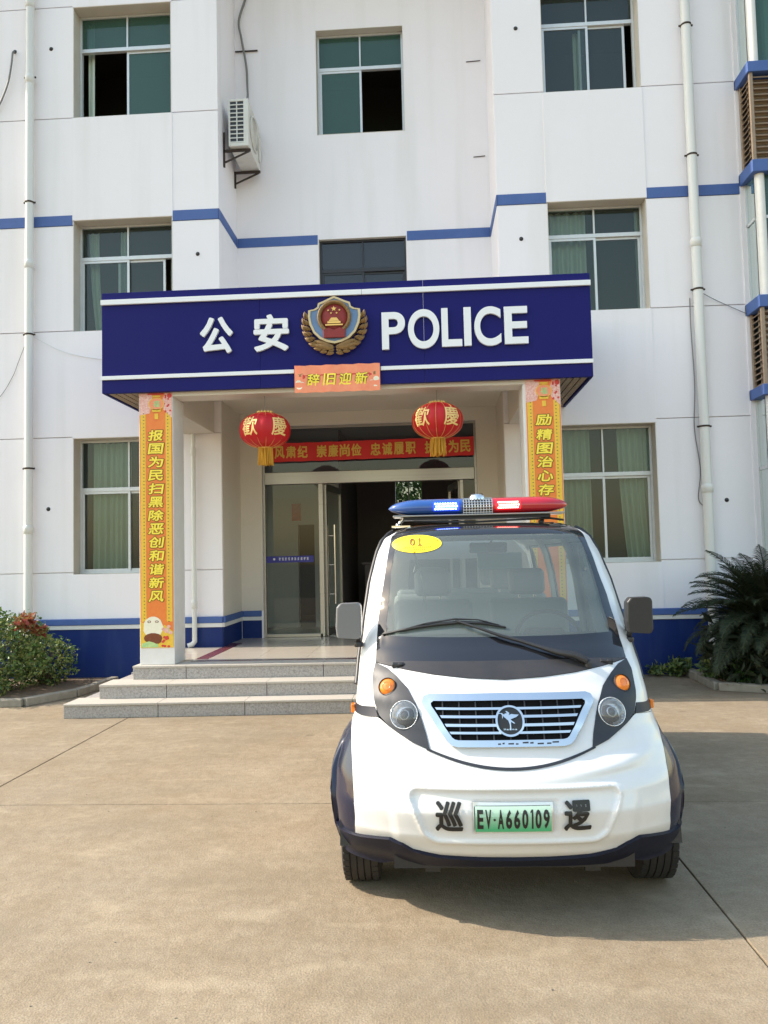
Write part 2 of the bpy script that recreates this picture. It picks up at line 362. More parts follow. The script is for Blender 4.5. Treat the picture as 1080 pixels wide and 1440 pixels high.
M['ink_white'] = mat('white_lettering', (.75, .75, .75), .5)
M['paper'] = mat('pale_green_card', (.80, .86, .80), .7, transl=.3)

def plate_mat():
    m = bpy.data.materials.new('green_gradient_plate'); m.use_nodes = True
    n = m.node_tree.nodes; l = m.node_tree.links; b = n['Principled BSDF']; b.inputs['Roughness'].default_value = .4
    tc = n.new('ShaderNodeTexCoord'); sp = n.new('ShaderNodeSeparateXYZ'); l.new(tc.outputs['Generated'], sp.inputs[0])
    r = n.new('ShaderNodeValToRGB'); r.color_ramp.elements[0].color = lin((74, 168, 118)) + (1,); r.color_ramp.elements[0].position = .1
    r.color_ramp.elements[1].color = lin((196, 222, 206)) + (1,); r.color_ramp.elements[1].position = 1
    l.new(sp.outputs[2], r.inputs[0]); l.new(r.outputs[0], b.inputs['Base Color']); return m
M['plate'] = plate_mat()

# ------------------------------------------------------------------ ground
W, R = 10.77, 11.85            # wall planes of the wings and of the recess
g = MB(); g.box(-200, 200, -200, 200, -.4, -.03); g = g.build('ground', mat('packed_earth', (.09, .075, .055), .95, var=(3, .5, (.06, .05, .04))))
props(g, kind='structure')
yard = thing('yard_pavement', None, None); yard['kind'] = 'structure'
xs = [-21.45 + 4.55 * k for k in range(9)]; ys = [-9.35, -4.45, .45, 5.35, 10.765]
for i in range(8):
    for j in range(4):
        s_ = MB(); s_.box(xs[i] + .005, xs[i + 1] - .005, ys[j] + .005, ys[j + 1] - .005, -.03, 0)
        s_.build('concrete_slab', M['concrete'], yard, bevel=.004)
# small stones and grit lying on the slabs
gr = MB()
for _ in range(260):
    x, y = random.uniform(-4.5, 4.5), random.uniform(1.5, 8.0); s_ = random.uniform(.001, .0035)
    gr.obox((x, y, s_ * .5), (s_, s_ * .3, 0), (-s_ * .3, s_ * .8, 0), (0, 0, s_ * .6))
gr = gr.build('grit', mat('grit_stone', (.2, .17, .13), .9, island=[(.08, .07, .06), (.3, .26, .2), (.16, .13, .1)])); props(gr, 'small grit and crumbs scattered over the concrete yard', 'grit', kind='stuff')

# ------------------------------------------------------------------ police station building
B = thing('police_station', 'white three-storey police station with blue bands and a recessed entrance', 'building', (0, 0, 0))
OPEN_L = [(-5.0, -3.55, 1.5, 3.43), (-5.0, -3.55, 4.97, 6.6), (-5.0, -3.55, 8.13, 9.8)]
OPEN_R = [(1.775, 3.13, 1.5, 3.40), (1.775, 3.13, 4.98, 6.54), (1.775, 3.13, 8.12, 9.75)]
TOPZ = 11.8
def wall_mass(x0, x1, y0, y1, z1, opens, name='wall', m='wall'):
    b_ = MB(); cx = sorted(set([x0, x1] + [o[0] for o in opens] + [o[1] for o in opens]))
    for a_, c_ in zip(cx, cx[1:]):
        z = 0
        for o in sorted([o for o in opens if o[0] <= a_ and o[1] >= c_], key=lambda o: o[2]):
            if o[2] > z: b_.box(a_, c_, y0, y1, z, o[2])
            z = o[3]
        b_.box(a_, c_, y0, y1, z, z1)
    return b_.build(name, M[m], B)
wall_mass(-9.5, -2.87, W + .03, W + .26, TOPZ, OPEN_L)
wall_mass(1.08, 4.40, W + .03, W + .26, TOPZ, OPEN_R)
wall_mass(-2.87, 1.08, R, R + .25, TOPZ, [(-2.53, .76, 0, 3.70), (-1.587, -.223, 5.0, 6.61), (-1.58, -.20, 8.285, 9.99)], m='wall')
for x0, x1 in ((-3.1, -2.87), (1.08, 1.31)):
    b_ = MB(); b_.box(x0, x1, W + .26, R + .25, 0, TOPZ); b_.build('side_wall', M['wall'], B)
b_ = MB(); b_.box(-9.6, 9.6, W - .35, 17.0, TOPZ, TOPZ + .2); b_.box(-9.5, -.68, 16.75, 16.95, 0, TOPZ); b_.box(-.12, 9.5, 16.75, 16.95, 0, TOPZ); b_.box(-.68, -.12, 16.75, 16.95, 0, 2.72); b_.box(-.68, -.12, 16.75, 16.95, 3.35, TOPZ)
b_.box(-9.6, -9.5, W + .03, 16.75, 0, TOPZ); b_.box(9.5, 9.6, W + .03, 16.75, 0, TOPZ); b_.build('roof', M['wall'], B)

def panel(x0, x1, z0, z1, pr=0.0):
    b_ = MB(); b_.box(x0, x1, W - pr, W + .028, z0, z1); b_.build('wall_panel', M['wall'], B, bevel=.003)
G = .006
def column_panels(x0, x1, cuts):
    for a_, c_ in zip(cuts, cuts[1:]): panel(x0, x1, a_ + (G if a_ > 1 else 0), c_ - G)
CUT = [.88, 1.53, 3.45, 4.985, 6.53, 8.135, 9.82, TOPZ]
column_panels(-9.5, -5.0, CUT); column_panels(-3.55, -2.87, CUT)
column_panels(1.08, 1.775, CUT); column_panels(3.13, 4.40, CUT)
for (x0, x1), zz in (((-5.0, -3.55), [(.88, 1.5), (3.43, 4.97), (6.6, 8.13), (9.8, TOPZ)]), ((1.775, 3.13), [(.88, 1.5), (3.40, 4.98), (6.54, 8.12), (9.75, TOPZ)])):
    for z0, z1 in zz: panel(x0 - .012, x1 + .012, z0, z1, .009)

# blue belt at second floor, dado, trim and ledge round the foot of the wall
def strip(name, m, segs, pr, z0, z1, bevel=.002):
    """segs: ('x',x0,x1,y) faces the yard at plane y; ('l',y0,y1,x) faces left; ('r',y0,y1,x) faces right"""
    for k, a_, c_, p in segs:
        b_ = MB()
        if k == 'x': b_.box(a_, c_, p - pr, p + .01, z0, z1)
        elif k == 'r': b_.box(p - .01, p + pr, a_, c_, z0, z1)
        else: b_.box(p - pr, p + .01, a_, c_, z0, z1)
        b_.build(name, M[m], B, bevel=bevel)
strip('blue_band', 'blue_band', [('x', -9.5, -5.012, W), ('x', -3.538, -2.87, W), ('r', W - .008, R - .009, -2.87), ('x', -2.86, -1.60, R), ('x', -.21, 1.07, R), ('l', W - .008, R - .009, 1.08), ('x', 1.08, 1.763, W), ('x', 3.142, 4.40, W)], .008, 6.53, 6.68)
segs = [('x', -9.5, -2.87, W), ('r', W - .004, R - .005, -2.87), ('x', -2.86, -2.56, R), ('x', .79, 1.07, R), ('l', W - .004, R - .005, 1.08), ('x', 1.08, 4.40, W)]
strip('dado', 'dado', segs, .004, 0, .735)
strip('trim_strip', 'white_trim', segs, .022, .735, .792)
strip('ledge', 'blue_band', segs, .035, .792, .88, .008)
b_ = MB(); b_.box(-9.5, -2.9, W + .012, W + .03, 0, .88); b_.box(1.1, 4.4, W + .012, W + .03, 0, .88); b_.build('wall_base', M['wall'], B)

def window(x0, x1, z0, z1, yw, zr, style='alu', gap=(0, 0), openp=(), deep=.20, pane='pane', upper=None):
    """frame, transom at zr, two fixed lights above and two sliding sashes below; each light a pane"""
    y = yw + deep; fw = .032
    rv = MB(); t = .006
    rv.box(x0, x0 + t, yw - .002, y, z0, z1); rv.box(x1 - t, x1, yw - .002, y, z0, z1); rv.box(x0, x1, yw - .002, y, z1 - t, z1 + .001); rv.box(x0, x1, yw - .002, y, z0, z0 + t)
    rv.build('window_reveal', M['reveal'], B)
    f = MB(); xm = (x0 + x1) / 2; X0, X1, Z0, Z1 = x0 + t, x1 - t, z0 + t, z1 - t
    for bx in ((X0, X0 + fw, Z0, Z1), (X1 - fw, X1, Z0, Z1), (X0 + fw, X1 - fw, Z1 - fw, Z1), (X0 + fw, X1 - fw, Z0, Z0 + fw), (X0 + fw, X1 - fw, zr - .028, zr + .028)):
        f.box(bx[0], bx[1], y, y + .06, bx[2], bx[3])
    f.box(xm - .012, xm + .012, y + .004, y + .05, zr + .028, Z1 - fw)
    fr = f.build('window', M[style], B, bevel=.003)
    lights = []
    for k, (a_, c_) in enumerate(((X0 + fw, xm - .012), (xm + .012, X1 - fw))):
        lights.append((a_, c_, zr + .028, Z1 - fw, y + .028))
    # sashes
    hw_ = (X1 - X0 - 2 * fw) / 2 + .018; SA = []
    l0 = X0 + fw + gap[0]; SA.append((l0, l0 + hw_, y + .008)); r1 = X1 - fw - gap[1]; SA.append((r1 - hw_, r1, y + .034))
    for k, (a_, c_, yy) in enumerate(SA):
        if k in openp: continue
        s_ = MB(); sw = .034; zb, zt = Z0 + fw, zr - .028
        s_.box(a_, a_ + sw, yy, yy + .022, zb, zt); s_.box(c_ - sw, c_, yy, yy + .022, zb, zt)
        s_.box(a_ + sw, c_ - sw, yy, yy + .022, zt - sw, zt); s_.box(a_ + sw, c_ - sw, yy, yy + .022, zb, zb + sw)
        so = s_.build('sash', M[style], fr, bevel=.002)
        lights.append((a_ + sw, c_ - sw, zb + sw, zt - sw, yy + .011))
    for k, (a_, c_, zb, zt, yy) in enumerate(lights):
        p = MB(); p.add([(a_, yy, zb), (c_, yy, zb), (c_, yy, zt), (a_, yy, zt)], [(0, 1, 2, 3)])
        pm = pane if k >= 2 or not upper else upper
        p.build('pane', M[pm], fr, recalc=False)
    # the dim room behind
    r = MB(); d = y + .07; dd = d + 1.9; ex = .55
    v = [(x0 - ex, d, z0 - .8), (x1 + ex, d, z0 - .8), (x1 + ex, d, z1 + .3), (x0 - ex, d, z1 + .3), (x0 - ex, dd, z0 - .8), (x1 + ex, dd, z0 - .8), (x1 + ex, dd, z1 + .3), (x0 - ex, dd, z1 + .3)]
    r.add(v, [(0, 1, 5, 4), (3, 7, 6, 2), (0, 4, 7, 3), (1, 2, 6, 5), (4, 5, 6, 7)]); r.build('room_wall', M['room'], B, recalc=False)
    return fr
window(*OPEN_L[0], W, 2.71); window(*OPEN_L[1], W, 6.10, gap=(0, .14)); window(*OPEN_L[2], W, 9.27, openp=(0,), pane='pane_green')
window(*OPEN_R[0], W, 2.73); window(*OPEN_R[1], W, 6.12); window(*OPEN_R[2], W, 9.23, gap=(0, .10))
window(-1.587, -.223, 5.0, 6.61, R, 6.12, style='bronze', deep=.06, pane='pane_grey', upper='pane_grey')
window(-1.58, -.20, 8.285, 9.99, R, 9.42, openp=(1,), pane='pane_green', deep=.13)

# curtains behind the panes
def curtain(x0, x1, z0, z1, y, label, folds=6, sway=0.0, pinch=None):
    b_ = MB(); nx = max(8, folds * 8); nz = 10; ph = random.random() * 6
    for j in range(nz + 1):
        tz = j / nz; z = z1 + (z0 - z1) * tz
        for i in range(nx + 1):
            u = i / nx; xa, xb = x0 + sway * tz * tz, x1 + sway * .6 * tz * tz
            x = xa + (xb - xa) * u
            b_.v.append((x, y + .042 * math.sin(u * folds * 2 * PI + ph + .8 * tz + 1.1 * math.sin(u * 5 + ph)) * (.5 + .5 * tz) + .01 * math.sin(u * 31), z))
    for j in range(nz):
        for i in range(nx):
            p = j * (nx + 1) + i; b_.f.append((p, p + 1, p + nx + 2, p + nx + 1)); b_.sm.append(True)
    o = b_.build('curtain', M['curtain'], recalc=False); props(o, label, 'curtain', 'curtains behind the station windows')
    return o
yc = W + .36
curtain(-4.86, -4.30, 1.5, 3.40, yc, 'wide pale curtain filling the left half of the ground floor window at the left', 7)
curtain(-4.16, -4.0, 1.5, 3.40, yc + .06, 'narrow pale curtain in the right half of the ground floor window at the left', 2)
curtain(-4.92, -4.76, 4.97, 6.55, yc, 'green curtain at the left edge of the second floor window at the left', 2, .1)
curtain(-4.44, -4.30, 4.97, 6.55, yc, 'slim green curtain near the middle of the second floor window at the left', 2)
curtain(-3.68, -3.58, 4.97, 6.55, yc, 'slim green curtain at the right edge of the second floor window at the left', 1)
curtain(1.80, 2.30, 1.5, 3.38, yc, 'pale curtain in the left half of the ground floor window behind the patrol car', 5)
curtain(2.68, 3.12, 1.5, 3.38, yc, 'gathered pale curtain sagging at the right side of the window behind the patrol car', 5, .10)
curtain(1.80, 2.36, 4.98, 6.52, yc, 'pale curtain across the left half of the second floor window at the right', 5)
curtain(3.06, 3.14, 4.98, 6.52, yc, 'thin strip of curtain at the right edge of the second floor window at the right', 1)
curtain(2.28, 2.38, 8.12, 9.2, yc, 'narrow turquoise curtain hanging mid window on the top floor at the right', 1)
curtain(-4.92, -4.82, 8.13, 9.78, yc, 'narrow green curtain at the left edge of the top floor window at the left', 1)

# holes in the wall, drawn as small dark stubs
for x, z in ((-5.333, 9.194), (-5.88, 9.184), (-3.181, 6.03), (-5.361, 2.436), (1.42, 9.085), (1.401, 6.036), (4.03, 2.315)):
    b_ = MB(); b_.lathe([(.001, W - .02), (.016, W - .02), (.02, W - .002), (.03, W - .002), (.03, W + .01)], (x, 0, z), 10, 'y')
    b_.build('wall_hole', M['black'], B)

# right-hand bay with louvred boxes and corner posts
BX, BY = 4.44, 10.36
b_ = MB(); b_.box(BX + .06, 9.5, BY + .1, W + .26, 0, 1.5); b_.box(BX + .5, 9.5, W + .2, W + .3, 1.5, TOPZ); b_.box(4.40, BX + .02, W - .02, W + .26, 0, TOPZ); b_.build('bay_wall', M['wall'], B)
for z0, z1 in ((3.65, 3.79), (4.81, 4.97), (6.625, 6.79), (7.99, 8.135), (9.75, 9.9)):
    b_ = MB(); b_.prism([(0, 0)] * 0 or [(BX - .04, z0), (9.5, z0), (9.5, z1), (BX - .04, z1)], BY - .04, W + .25); b_.build('bay_ledge', M['blue_band'], B, bevel=.006)
for z0, z1 in ((3.79, 4.81), (6.79, 7.99)):
    lf = MB(); lf.box(BX - .012, BX + .03, BY - .015, BY + .03, z0, z1); lf.box(BX, BX + .03, W - .08, W - .03, z0, z1); lf.box(5.6, 5.64, BY, BY + .03, z0, z1)
    lf.box(BX + .03, 9.4, BY + .16, BY + .19, z0, z1); lf.box(BX + .12, BX + .15, BY + .19, W, z0, z1)
    lo = lf.build('louvre_frame', M['louvre'], B)
    n = 15 if z1 - z0 > 1.1 else 13
    for k in range(n):
        z = z0 + (k + .5) * (z1 - z0) / n
        s_ = MB(); s_.obox(((BX + 5.6) / 2 + .01, BY + .03, z), ((5.56 - BX) / 2, 0, 0), (0, .028, .022), (0, .002, -.004)); s_.build('slat', M['louvre'], lo)
        s_ = MB(); s_.obox((BX + .03, (BY + W) / 2 - .02, z), (0, (W - BY) / 2 - .05, 0), (.028, 0, .022), (.002, 0, -.004)); s_.build('slat', M['louvre'], lo)
for z0, z1, zr in ((1.5, 3.65, 2.72), (4.97, 6.625, 6.05), (8.135, 9.75, 9.6)):
    po = MB(); po.tube([(BX + .085, BY + .07, z0), (BX + .085, BY + .07, z1)], .062, 20); po.build('corner_post', M['white_trim'], B)
    f = MB(); f.box(BX + .02, BX + .05, BY + .13, W - .03, zr - .02, zr + .02); f.box(BX + .02, BX + .05, W - .05, W - .02, z0, z1)
    f.box(BX + .15, 6.6, BY + .06, BY + .09, zr - .02, zr + .02); f.box(5.5, 5.54, BY + .06, BY + .09, z0, z1); f.box(BX + .15, 6.6, BY + .06, BY + .09, z0, z0 + .04)
    fo = f.build('bay_window', M['alu'], B)
    for v in ([(BX + .035, BY + .13, z0), (BX + .035, W - .05, z0), (BX + .035, W - .05, z1), (BX + .035, BY + .13, z1)],
              [(BX + .15, BY + .075, z0), (9.4, BY + .075, z0), (9.4, BY + .075, z1), (BX + .15, BY + .075, z1)]):
        p = MB(); p.add(v, [(0, 1, 2, 3)]); p.build('pane', M['pane_green'], fo, recalc=False)

# ------------------------------------------------------------------ entrance: columns, beams, ceiling, overhang
for x0, x1 in ((-3.375, -2.965), (1.125, 1.555)):
    b_ = MB(); b_.box(x0, x1, 8.98, 9.38, .465, 3.60); b_.build('column', M['white_trim'], B, bevel=.006)
b_ = MB(); b_.box(-3.375, 1.555, 8.98, 9.30, 3.60, 3.90); b_.build('front_beam', M['porch'], B, bevel=.004)
for x0, x1 in ((-3.375, -2.965), (1.145, 1.555)):
    b_ = MB(); b_.box(x0, x1, 9.381, W - .012, 3.44, 3.90); b_.build('side_beam', M['porch'], B, bevel=.004)
b_ = MB(); b_.box(-3.75, 1.88, 8.98, W - .012, 3.90, 4.1); b_.box(-2.86, 1.07, W - .012, R - .01, 3.90, 4.1); b_.build('porch_ceiling', M['porch'], B)
b_ = MB(); b_.box(-2.862, 1.072, R - .007, R - .001, 3.70, 3.9); b_.box(-2.862, -2.53, R - .007, R - .001, .88, 3.70); b_.box(.76, 1.072, R - .007, R - .001, .88, 3.70)
b_.box(-2.869, -2.862, W + .03, R - .007, .88, 3.9); b_.box(1.072, 1.079, W + .03, R - .007, .88, 3.9); b_.build('porch_plaster', M['porch'], B)
for x0, x1 in ((-3.75, -3.38), (1.56, 1.88)):
    n = 4
    for k in range(n):
        a_ = x0 + (x1 - x0) * k / n
        s_ = MB(); s_.box(a_ + .004, a_ + (x1 - x0) / n - .012, 8.98, W - .012, 3.655, 3.68); s_.build('soffit_slat', M['louvre'], B)
    s_ = MB(); s_.box(x0, x1, 8.98, W - .012, 3.69, 3.72); s_.build('soffit_backing', M['lobby_dark'], B)

# stainless and glass entrance
D0, D1, ZF = -2.53, .76, .465
f = MB(); yd = R + .04
f.box(D0, D0 + .035, yd, yd + .07, ZF, 3.70); f.box(D1 - .035, D1, yd, yd + .07, ZF, 3.70); f.box(D0 + .035, D1 - .035, yd, yd + .07, 3.66, 3.70)
f.box(D0 + .035, D0 + .9, yd, yd + .07, ZF, ZF + .05); f.box(.55, D1 - .035, yd, yd + .07, ZF, ZF + .05)
f.box(-1.67, -1.60, yd, yd + .07, ZF, 2.80); f.box(.50, .55, yd, yd + .07, ZF, 2.80)
door = f.build('entrance_door', M['steel'], B, bevel=.004)
f = MB(); f.box(D0 + .035, D1 - .035, yd - .03, yd + .10, 2.80, 2.985); f.build('door_header', M['steel'], door, bevel=.008)
for x0, x1, z0, z1 in ((D0 + .035, D1 - .035, 2.985, 3.66), (D0 + .035, -1.67, ZF + .05, 2.80), (.55, D1 - .035, ZF + .05, 2.80)):
    p = MB(); p.add([(x0, yd + .03, z0), (x1, yd + .03, z0), (x1, yd + .03, z1), (x0, yd + .03, z1)], [(0, 1, 2, 3)]); p.build('pane', M['pane_grey'] if z0 > 2 else M['door_glass'], door, recalc=False)
for x0, sgn in ((-1.575, 1), (.49, -1)):
    ang = math.radians(82); dx, dy = sgn * math.cos(ang) * .95, math.sin(ang) * .95; yb = yd + .08
    lf = MB()
    for t0, t1 in ((0, .05), (.90, .95)):
        lf.obox((x0 + dx * (t0 + t1) / 1.9, yb + dy * (t0 + t1) / 1.9, (ZF + 2.79) / 2), (dx * .028, dy * .028, 0), (-dy * .02, dx * .02, 0), (0, 0, (2.79 - ZF) / 2 - .01))
    for zc in (ZF + .06, 2.75): lf.obox((x0 + dx / 2, yb + dy / 2, zc), (dx * .47, dy * .47, 0), (-dy * .018, dx * .018, 0), (0, 0, .05))
    lo = lf.build('door_leaf', M['steel'], B)
    p = MB(); p.add([(x0, yb, ZF + .1), (x0 + dx, yb + dy, ZF + .1), (x0 + dx, yb + dy, 2.7), (x0, yb, 2.7)], [(0, 1, 2, 3)]); p.build('pane', M['door_glass'], lo, recalc=False)
    if sgn == 1:
        for off in (-.055, .055):
            hb = MB(); hx, hy = x0 + dx * .5 + off, yb + dy * .12
            hb.tube([(hx, hy, .95), (hx, hy, 2.17)], .016, 10)
            for zz in (1.1, 2.0, 1.55): hb.tube([(hx, hy, zz), (x0 + dx * .12, yb + dy * .12, zz)], .008, 6)
            hb.build('handle', M['chrome'], lo)
# blue strip across the fixed glass
b_ = MB(); b_.box(-2.49, -1.76, yd + .018, yd + .024, 1.60, 1.70); bs = b_.build('glass_strip', M['blue_strip'], door)
b_ = MB()
for k in range(10):
    x = -2.30 + k * .048
    for j in range(4):
        zz = 1.637 + j * .011; b_.box(x + random.uniform(0, .01), x + random.uniform(.022, .034), yd + .0165, yd + .018, zz, zz + .005)
    b_.box(x + .015, x + .02, yd + .0163, yd + .018, 1.634, 1.677)
b_.lathe([(.001, yd + .0165), (.018, yd + .0165), (.018, yd + .018)], (-2.37, 0, 1.655), 12, 'y'); b_.build('strip_lettering', M['ink_white'], bs)

# lobby seen through the opening
b_ = MB(); b_.box(-2.87, 1.6, R + .26, 17, ZF - .1, ZF - .002); b_.build('lobby_floor', M['tile'], B)
b_ = MB(); b_.box(-3.09, -2.95, R + .27, 17, ZF, 3.9); b_.box(-2.95, -2.28, 13.6, 13.75, ZF, 3.9); b_.box(-1.99, -1.62, 13.6, 13.75, ZF, 3.9); b_.box(-2.28, -1.99, 13.6, 13.75, 2.25, 3.9)
b_.box(-1.62, -1.55, 13.6, 17, ZF, 3.9); b_.box(-3.1, 1.7, R + .26, 17, 3.9, 4.0); b_.build('lobby_wall', M['lobby'], B)
b_ = MB(); b_.box(-3.1, -.68, 16.6, 16.7, ZF, 3.9); b_.box(-.12, 1.7, 16.6, 16.7, ZF, 3.9); b_.box(-.68, -.12, 16.6, 16.7, ZF, 2.72); b_.box(-.68, -.12, 16.6, 16.7, 3.35, 3.9); b_.box(1.6, 1.7, R + .27, 16.6, ZF, 3.9); b_.box(-1.54, -1.5, 13.6, 16.6, ZF, 3.9); b_.build('lobby_panelling', M['lobby_dark'], B)
b_ = MB(); b_.box(-2.38, -2.22, 13.585, 13.6, 2.32, 2.62); o = b_.build('wall_poster', M['pic_red']); props(o, 'small red poster on the lobby wall seen through the left door glass', 'poster')
b_ = MB(); b_.box(-.41, -.38, 16.62, 16.66, 2.72, 3.35); b_.box(-.68, -.12, 16.62, 16.66, 2.72, 2.75); b_.box(-.68, -.12, 16.62, 16.66, 3.32, 3.35); lw = b_.build('added_lobby_window', M['alu'], B)  # rear window added for the greenery reflected in the door glass
b_ = MB(); b_.add([(-.67, 16.64, 2.74), (-.13, 16.64, 2.74), (-.13, 16.64, 3.34), (-.67, 16.64, 3.34)], [(0, 1, 2, 3)]); b_.build('pane', M['pane_grey'], lw, recalc=False)
# lobby counter and plant-like clutter
b_ = MB(); b_.box(-1.2, .4, 14.6, 15.2, ZF, ZF + 1.05); b_.box(-1.25, .45, 14.55, 15.25, ZF + 1.05, ZF + 1.1); o = b_.build('lobby_counter', M['lobby_dark'], bevel=.01); props(o, 'dark counter standing inside the dim lobby', 'counter')

# floor of the porch and the three granite steps
ST = thing('entrance_steps', 'three speckled grey granite steps with a tiled landing before the entrance', 'steps')
levels = [(0, .155, -3.95, 2.10, 8.27, 8.50), (.155, .310, -3.68, 1.92, 8.56, 8.78), (.310, .465, -3.43, 1.76, 8.90, 8.98)]
for k, (z0, z1, xl, xr, yl, yr) in enumerate(levels):
    yr2 = yl + (yr - yl) * (xr - xl) / 3.2 * .55
    cuts = [xl] + [xl + t for t in ((1.02, 1.95, 3.1, 4.2, 5.3), (.75, 1.86, 2.95, 4.05, 5.1), (.62, 2.2, 3.3, 4.4))[k]] + [xr]
    for a_, c_ in zip(cuts, cuts[1:]):
        fy = lambda x: yl + (yr2 - yl) * (x - xl) / (xr - xl)
        g_ = .003; b_ = MB(); yb = 9.5
        v = [(a_ + g_, fy(a_), z0), (c_ - g_, fy(c_), z0), (c_ - g_, yb, z0), (a_ + g_, yb, z0)]
        v += [(x, y, z1 - .024) for x, y, z in v]
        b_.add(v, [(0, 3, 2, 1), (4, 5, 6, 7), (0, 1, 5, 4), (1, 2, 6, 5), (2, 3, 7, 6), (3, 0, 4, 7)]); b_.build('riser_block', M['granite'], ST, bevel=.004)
        b_ = MB(); dpt = .33 if k < 2 else .26
        v = [(a_ + g_ * .5, fy(a_) - .012, z1 - .024), (c_ - g_ * .5, fy(c_) - .012, z1 - .024), (c_ - g_ * .5, fy(c_) + dpt + .05, z1 - .024), (a_ + g_ * .5, fy(a_) + dpt + .05, z1 - .024)]
        v += [(x, y, z1) for x, y, z in v]
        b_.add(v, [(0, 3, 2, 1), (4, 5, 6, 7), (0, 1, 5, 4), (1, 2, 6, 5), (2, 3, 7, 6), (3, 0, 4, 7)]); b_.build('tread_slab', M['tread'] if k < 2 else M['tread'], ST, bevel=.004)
    b_ = MB(); b_.box(xl, xl + .9, 9.5, W - .04, z0, z1 - .001); b_.box(xr - .9, xr, 9.5, W - .04, z0, z1 - .001); b_.build('end_block', M['granite'], ST, bevel=.004)
b_ = MB(); b_.box(-2.86, 1.07, 9.5, R + .25, 0, .44); b_.box(-3.42, -2.87, 9.5, W - .04, .2, .44); b_.build('landing_core', M['granite'], ST)
# tiles of the landing
def tile(x0, x1, y0, y1, m):
    b_ = MB(); b_.box(x0 + .0015, x1 - .0015, y0 + .0015, y1 - .0015, .44, .467); b_.build('tile', M[m], ST, bevel=.0015)
yt = [9.29, 9.41, 10.0, 10.6, 11.2, 11.85]
xt = [-2.86, -2.70, -2.1, -1.5, -.9, -.3, .3, .9, 1.06]
tile(-2.86, 1.06, 9.225, 9.29, 'tile_red')
for i in range(len(xt) - 1):
    for j in range(1, len(yt) - 1):
        tile(xt[i], xt[i + 1], yt[j], yt[j + 1], 'tile_red' if i in (0, len(xt) - 2) and j < 4 else 'tile')
    tile(xt[i], xt[i + 1], yt[0], yt[1], 'tile')
tile(-3.42, -2.86, 9.4, 10.0, 'tile'); tile(-3.42, -2.86, 10.0, 10.6, 'tile'); tile(1.06, 1.8, 9.4, 10.6, 'tile')

# ------------------------------------------------------------------ sign board over the porch
SB = thing('police_sign', 'long deep blue fascia sign with white lettering and a badge over the entrance', 'sign', (-.935, 8.9, 3.645))
def sgn(b_, name, m, par=SB, bevel=0):
    b_.v = [(x + .935, y - 8.9, z - 3.645) for x, y, z in b_.v]
    return b_.build(name, M[m], par, bevel=bevel)
SX0, SX1, SZ0, SZ1 = -3.79, 1.92, 3.645, 4.845
for x0, x1 in ((SX0, -1.9), (-1.9, .01), (.01, SX1)):
    b_ = MB(); b_.box(x0 + .001, x1 - .001, 8.905, 8.96, SZ0, SZ1); sgn(b_, 'fascia_panel', 'sign_blue', bevel=.003)
b_ = MB(); b_.box(SX0, SX0 + .03, 8.961, 10.75, SZ0, SZ1); b_.box(SX1 - .03, SX1, 8.961, 10.75, SZ0, SZ1); sgn(b_, 'side_fascia', 'sign_blue')
for z0, z1, pr in ((4.695, 4.755, .03), (3.80, 3.845, .022)):
    for x0, x1 in ((SX0 - .004, -.70), (-.70, SX1 + .004)):
        if z0 < 4: x0, x1 = (SX0 - .004, -1.5) if x0 < -1 else (-.50, SX1 + .004)
        b_ = MB(); b_.box(x0 + .002, x1 - .002, 8.905 - pr, 8.904, z0, z1); sgn(b_, 'white_stripe', 'sign_white', bevel=.003)
for ch, x0, x1, z0, z1, of in (('公', -2.602, -2.213, 4.062, 4.494, .034), ('安', -1.969, -1.553, 4.064, 4.50, .034), ('P', -.474, -.205, 4.035, 4.468, .022), ('O', -.172, .188, 4.030, 4.488, .022),
                               ('L', .214, .446, 4.042, 4.490, .022), ('I', .470, .552, 4.044, 4.491, .022), ('C', .588, .892, 4.034, 4.490, .022), ('E', .930, 1.198, 4.046, 4.478, .022)):
    b_ = MB(); put_glyph(b_, ch, x0, x1, z0, z1, 8.865, 8.8995, **(dict(off=of) if ch < 'a' else dict(off=.004, bold=.028))); sgn(b_, 'letter', 'sign_white')
# badge: shield, red disc with gate and stars, wheat wreath
bx_, bz_ = -1.018, 4.38
EM = MB(); outer = [(0, .293), (.06, .268), (.13, .235), (.185, .215), (.195, .170), (.235, .145), (.30, .135), (.306, .06), (.29, -.03), (.245, -.13), (.17, -.205), (.08, -.245), (0, -.262)]
outer = outer + [(-x, z) for x, z in outer[-2:0:-1]]
inner = [(x * .91, z * .91 + .002) for x, z in outer]
sh = lambda pl: [(bx_ + x, bz_ + z) for x, z in pl]
EM.prism(sh(outer), 8.845, 8.903); em = sgn(EM, 'badge', 'oldgold', bevel=.004)
b_ = MB(); b_.ring(sh(outer), sh(inner), 8.828, 8.8445); sgn(b_, 'shield_rim', 'palegold', em)
b_ = MB(); b_.prism(sh(inner), 8.838, 8.8445); sgn(b_, 'shield_field', 'shield_blue', em)
b_ = MB(); b_.lathe([(.155, 8.838), (.158, 8.815), (.175, 8.805), (.195, 8.815), (.198, 8.838)], (bx_, 0, bz_ + .045), 40, 'y'); 
for k in range(26):
    t = 2 * PI * k / 26 + .1
    if -2.2 < math.atan2(math.sin(t), math.cos(t)) < -.95: continue
    cx, cz = bx_ + .177 * math.cos(t), bz_ + .045 + .177 * math.sin(t)
    b_.obox((cx, 8.803, cz), (-math.sin(t) * .019, 0, math.cos(t) * .019), (0, .006, 0), (math.cos(t) * .008, 0, math.sin(t) * .008))
sgn(b_, 'disc_ring', 'oldgold', em)
b_ = MB(); b_.lathe([(.001, 8.812), (.10, 8.816), (.15, 8.828), (.155, 8.8375)], (bx_, 0, bz_ + .045), 40, 'y'); sgn(b_, 'disc', 'emblem_red', em)
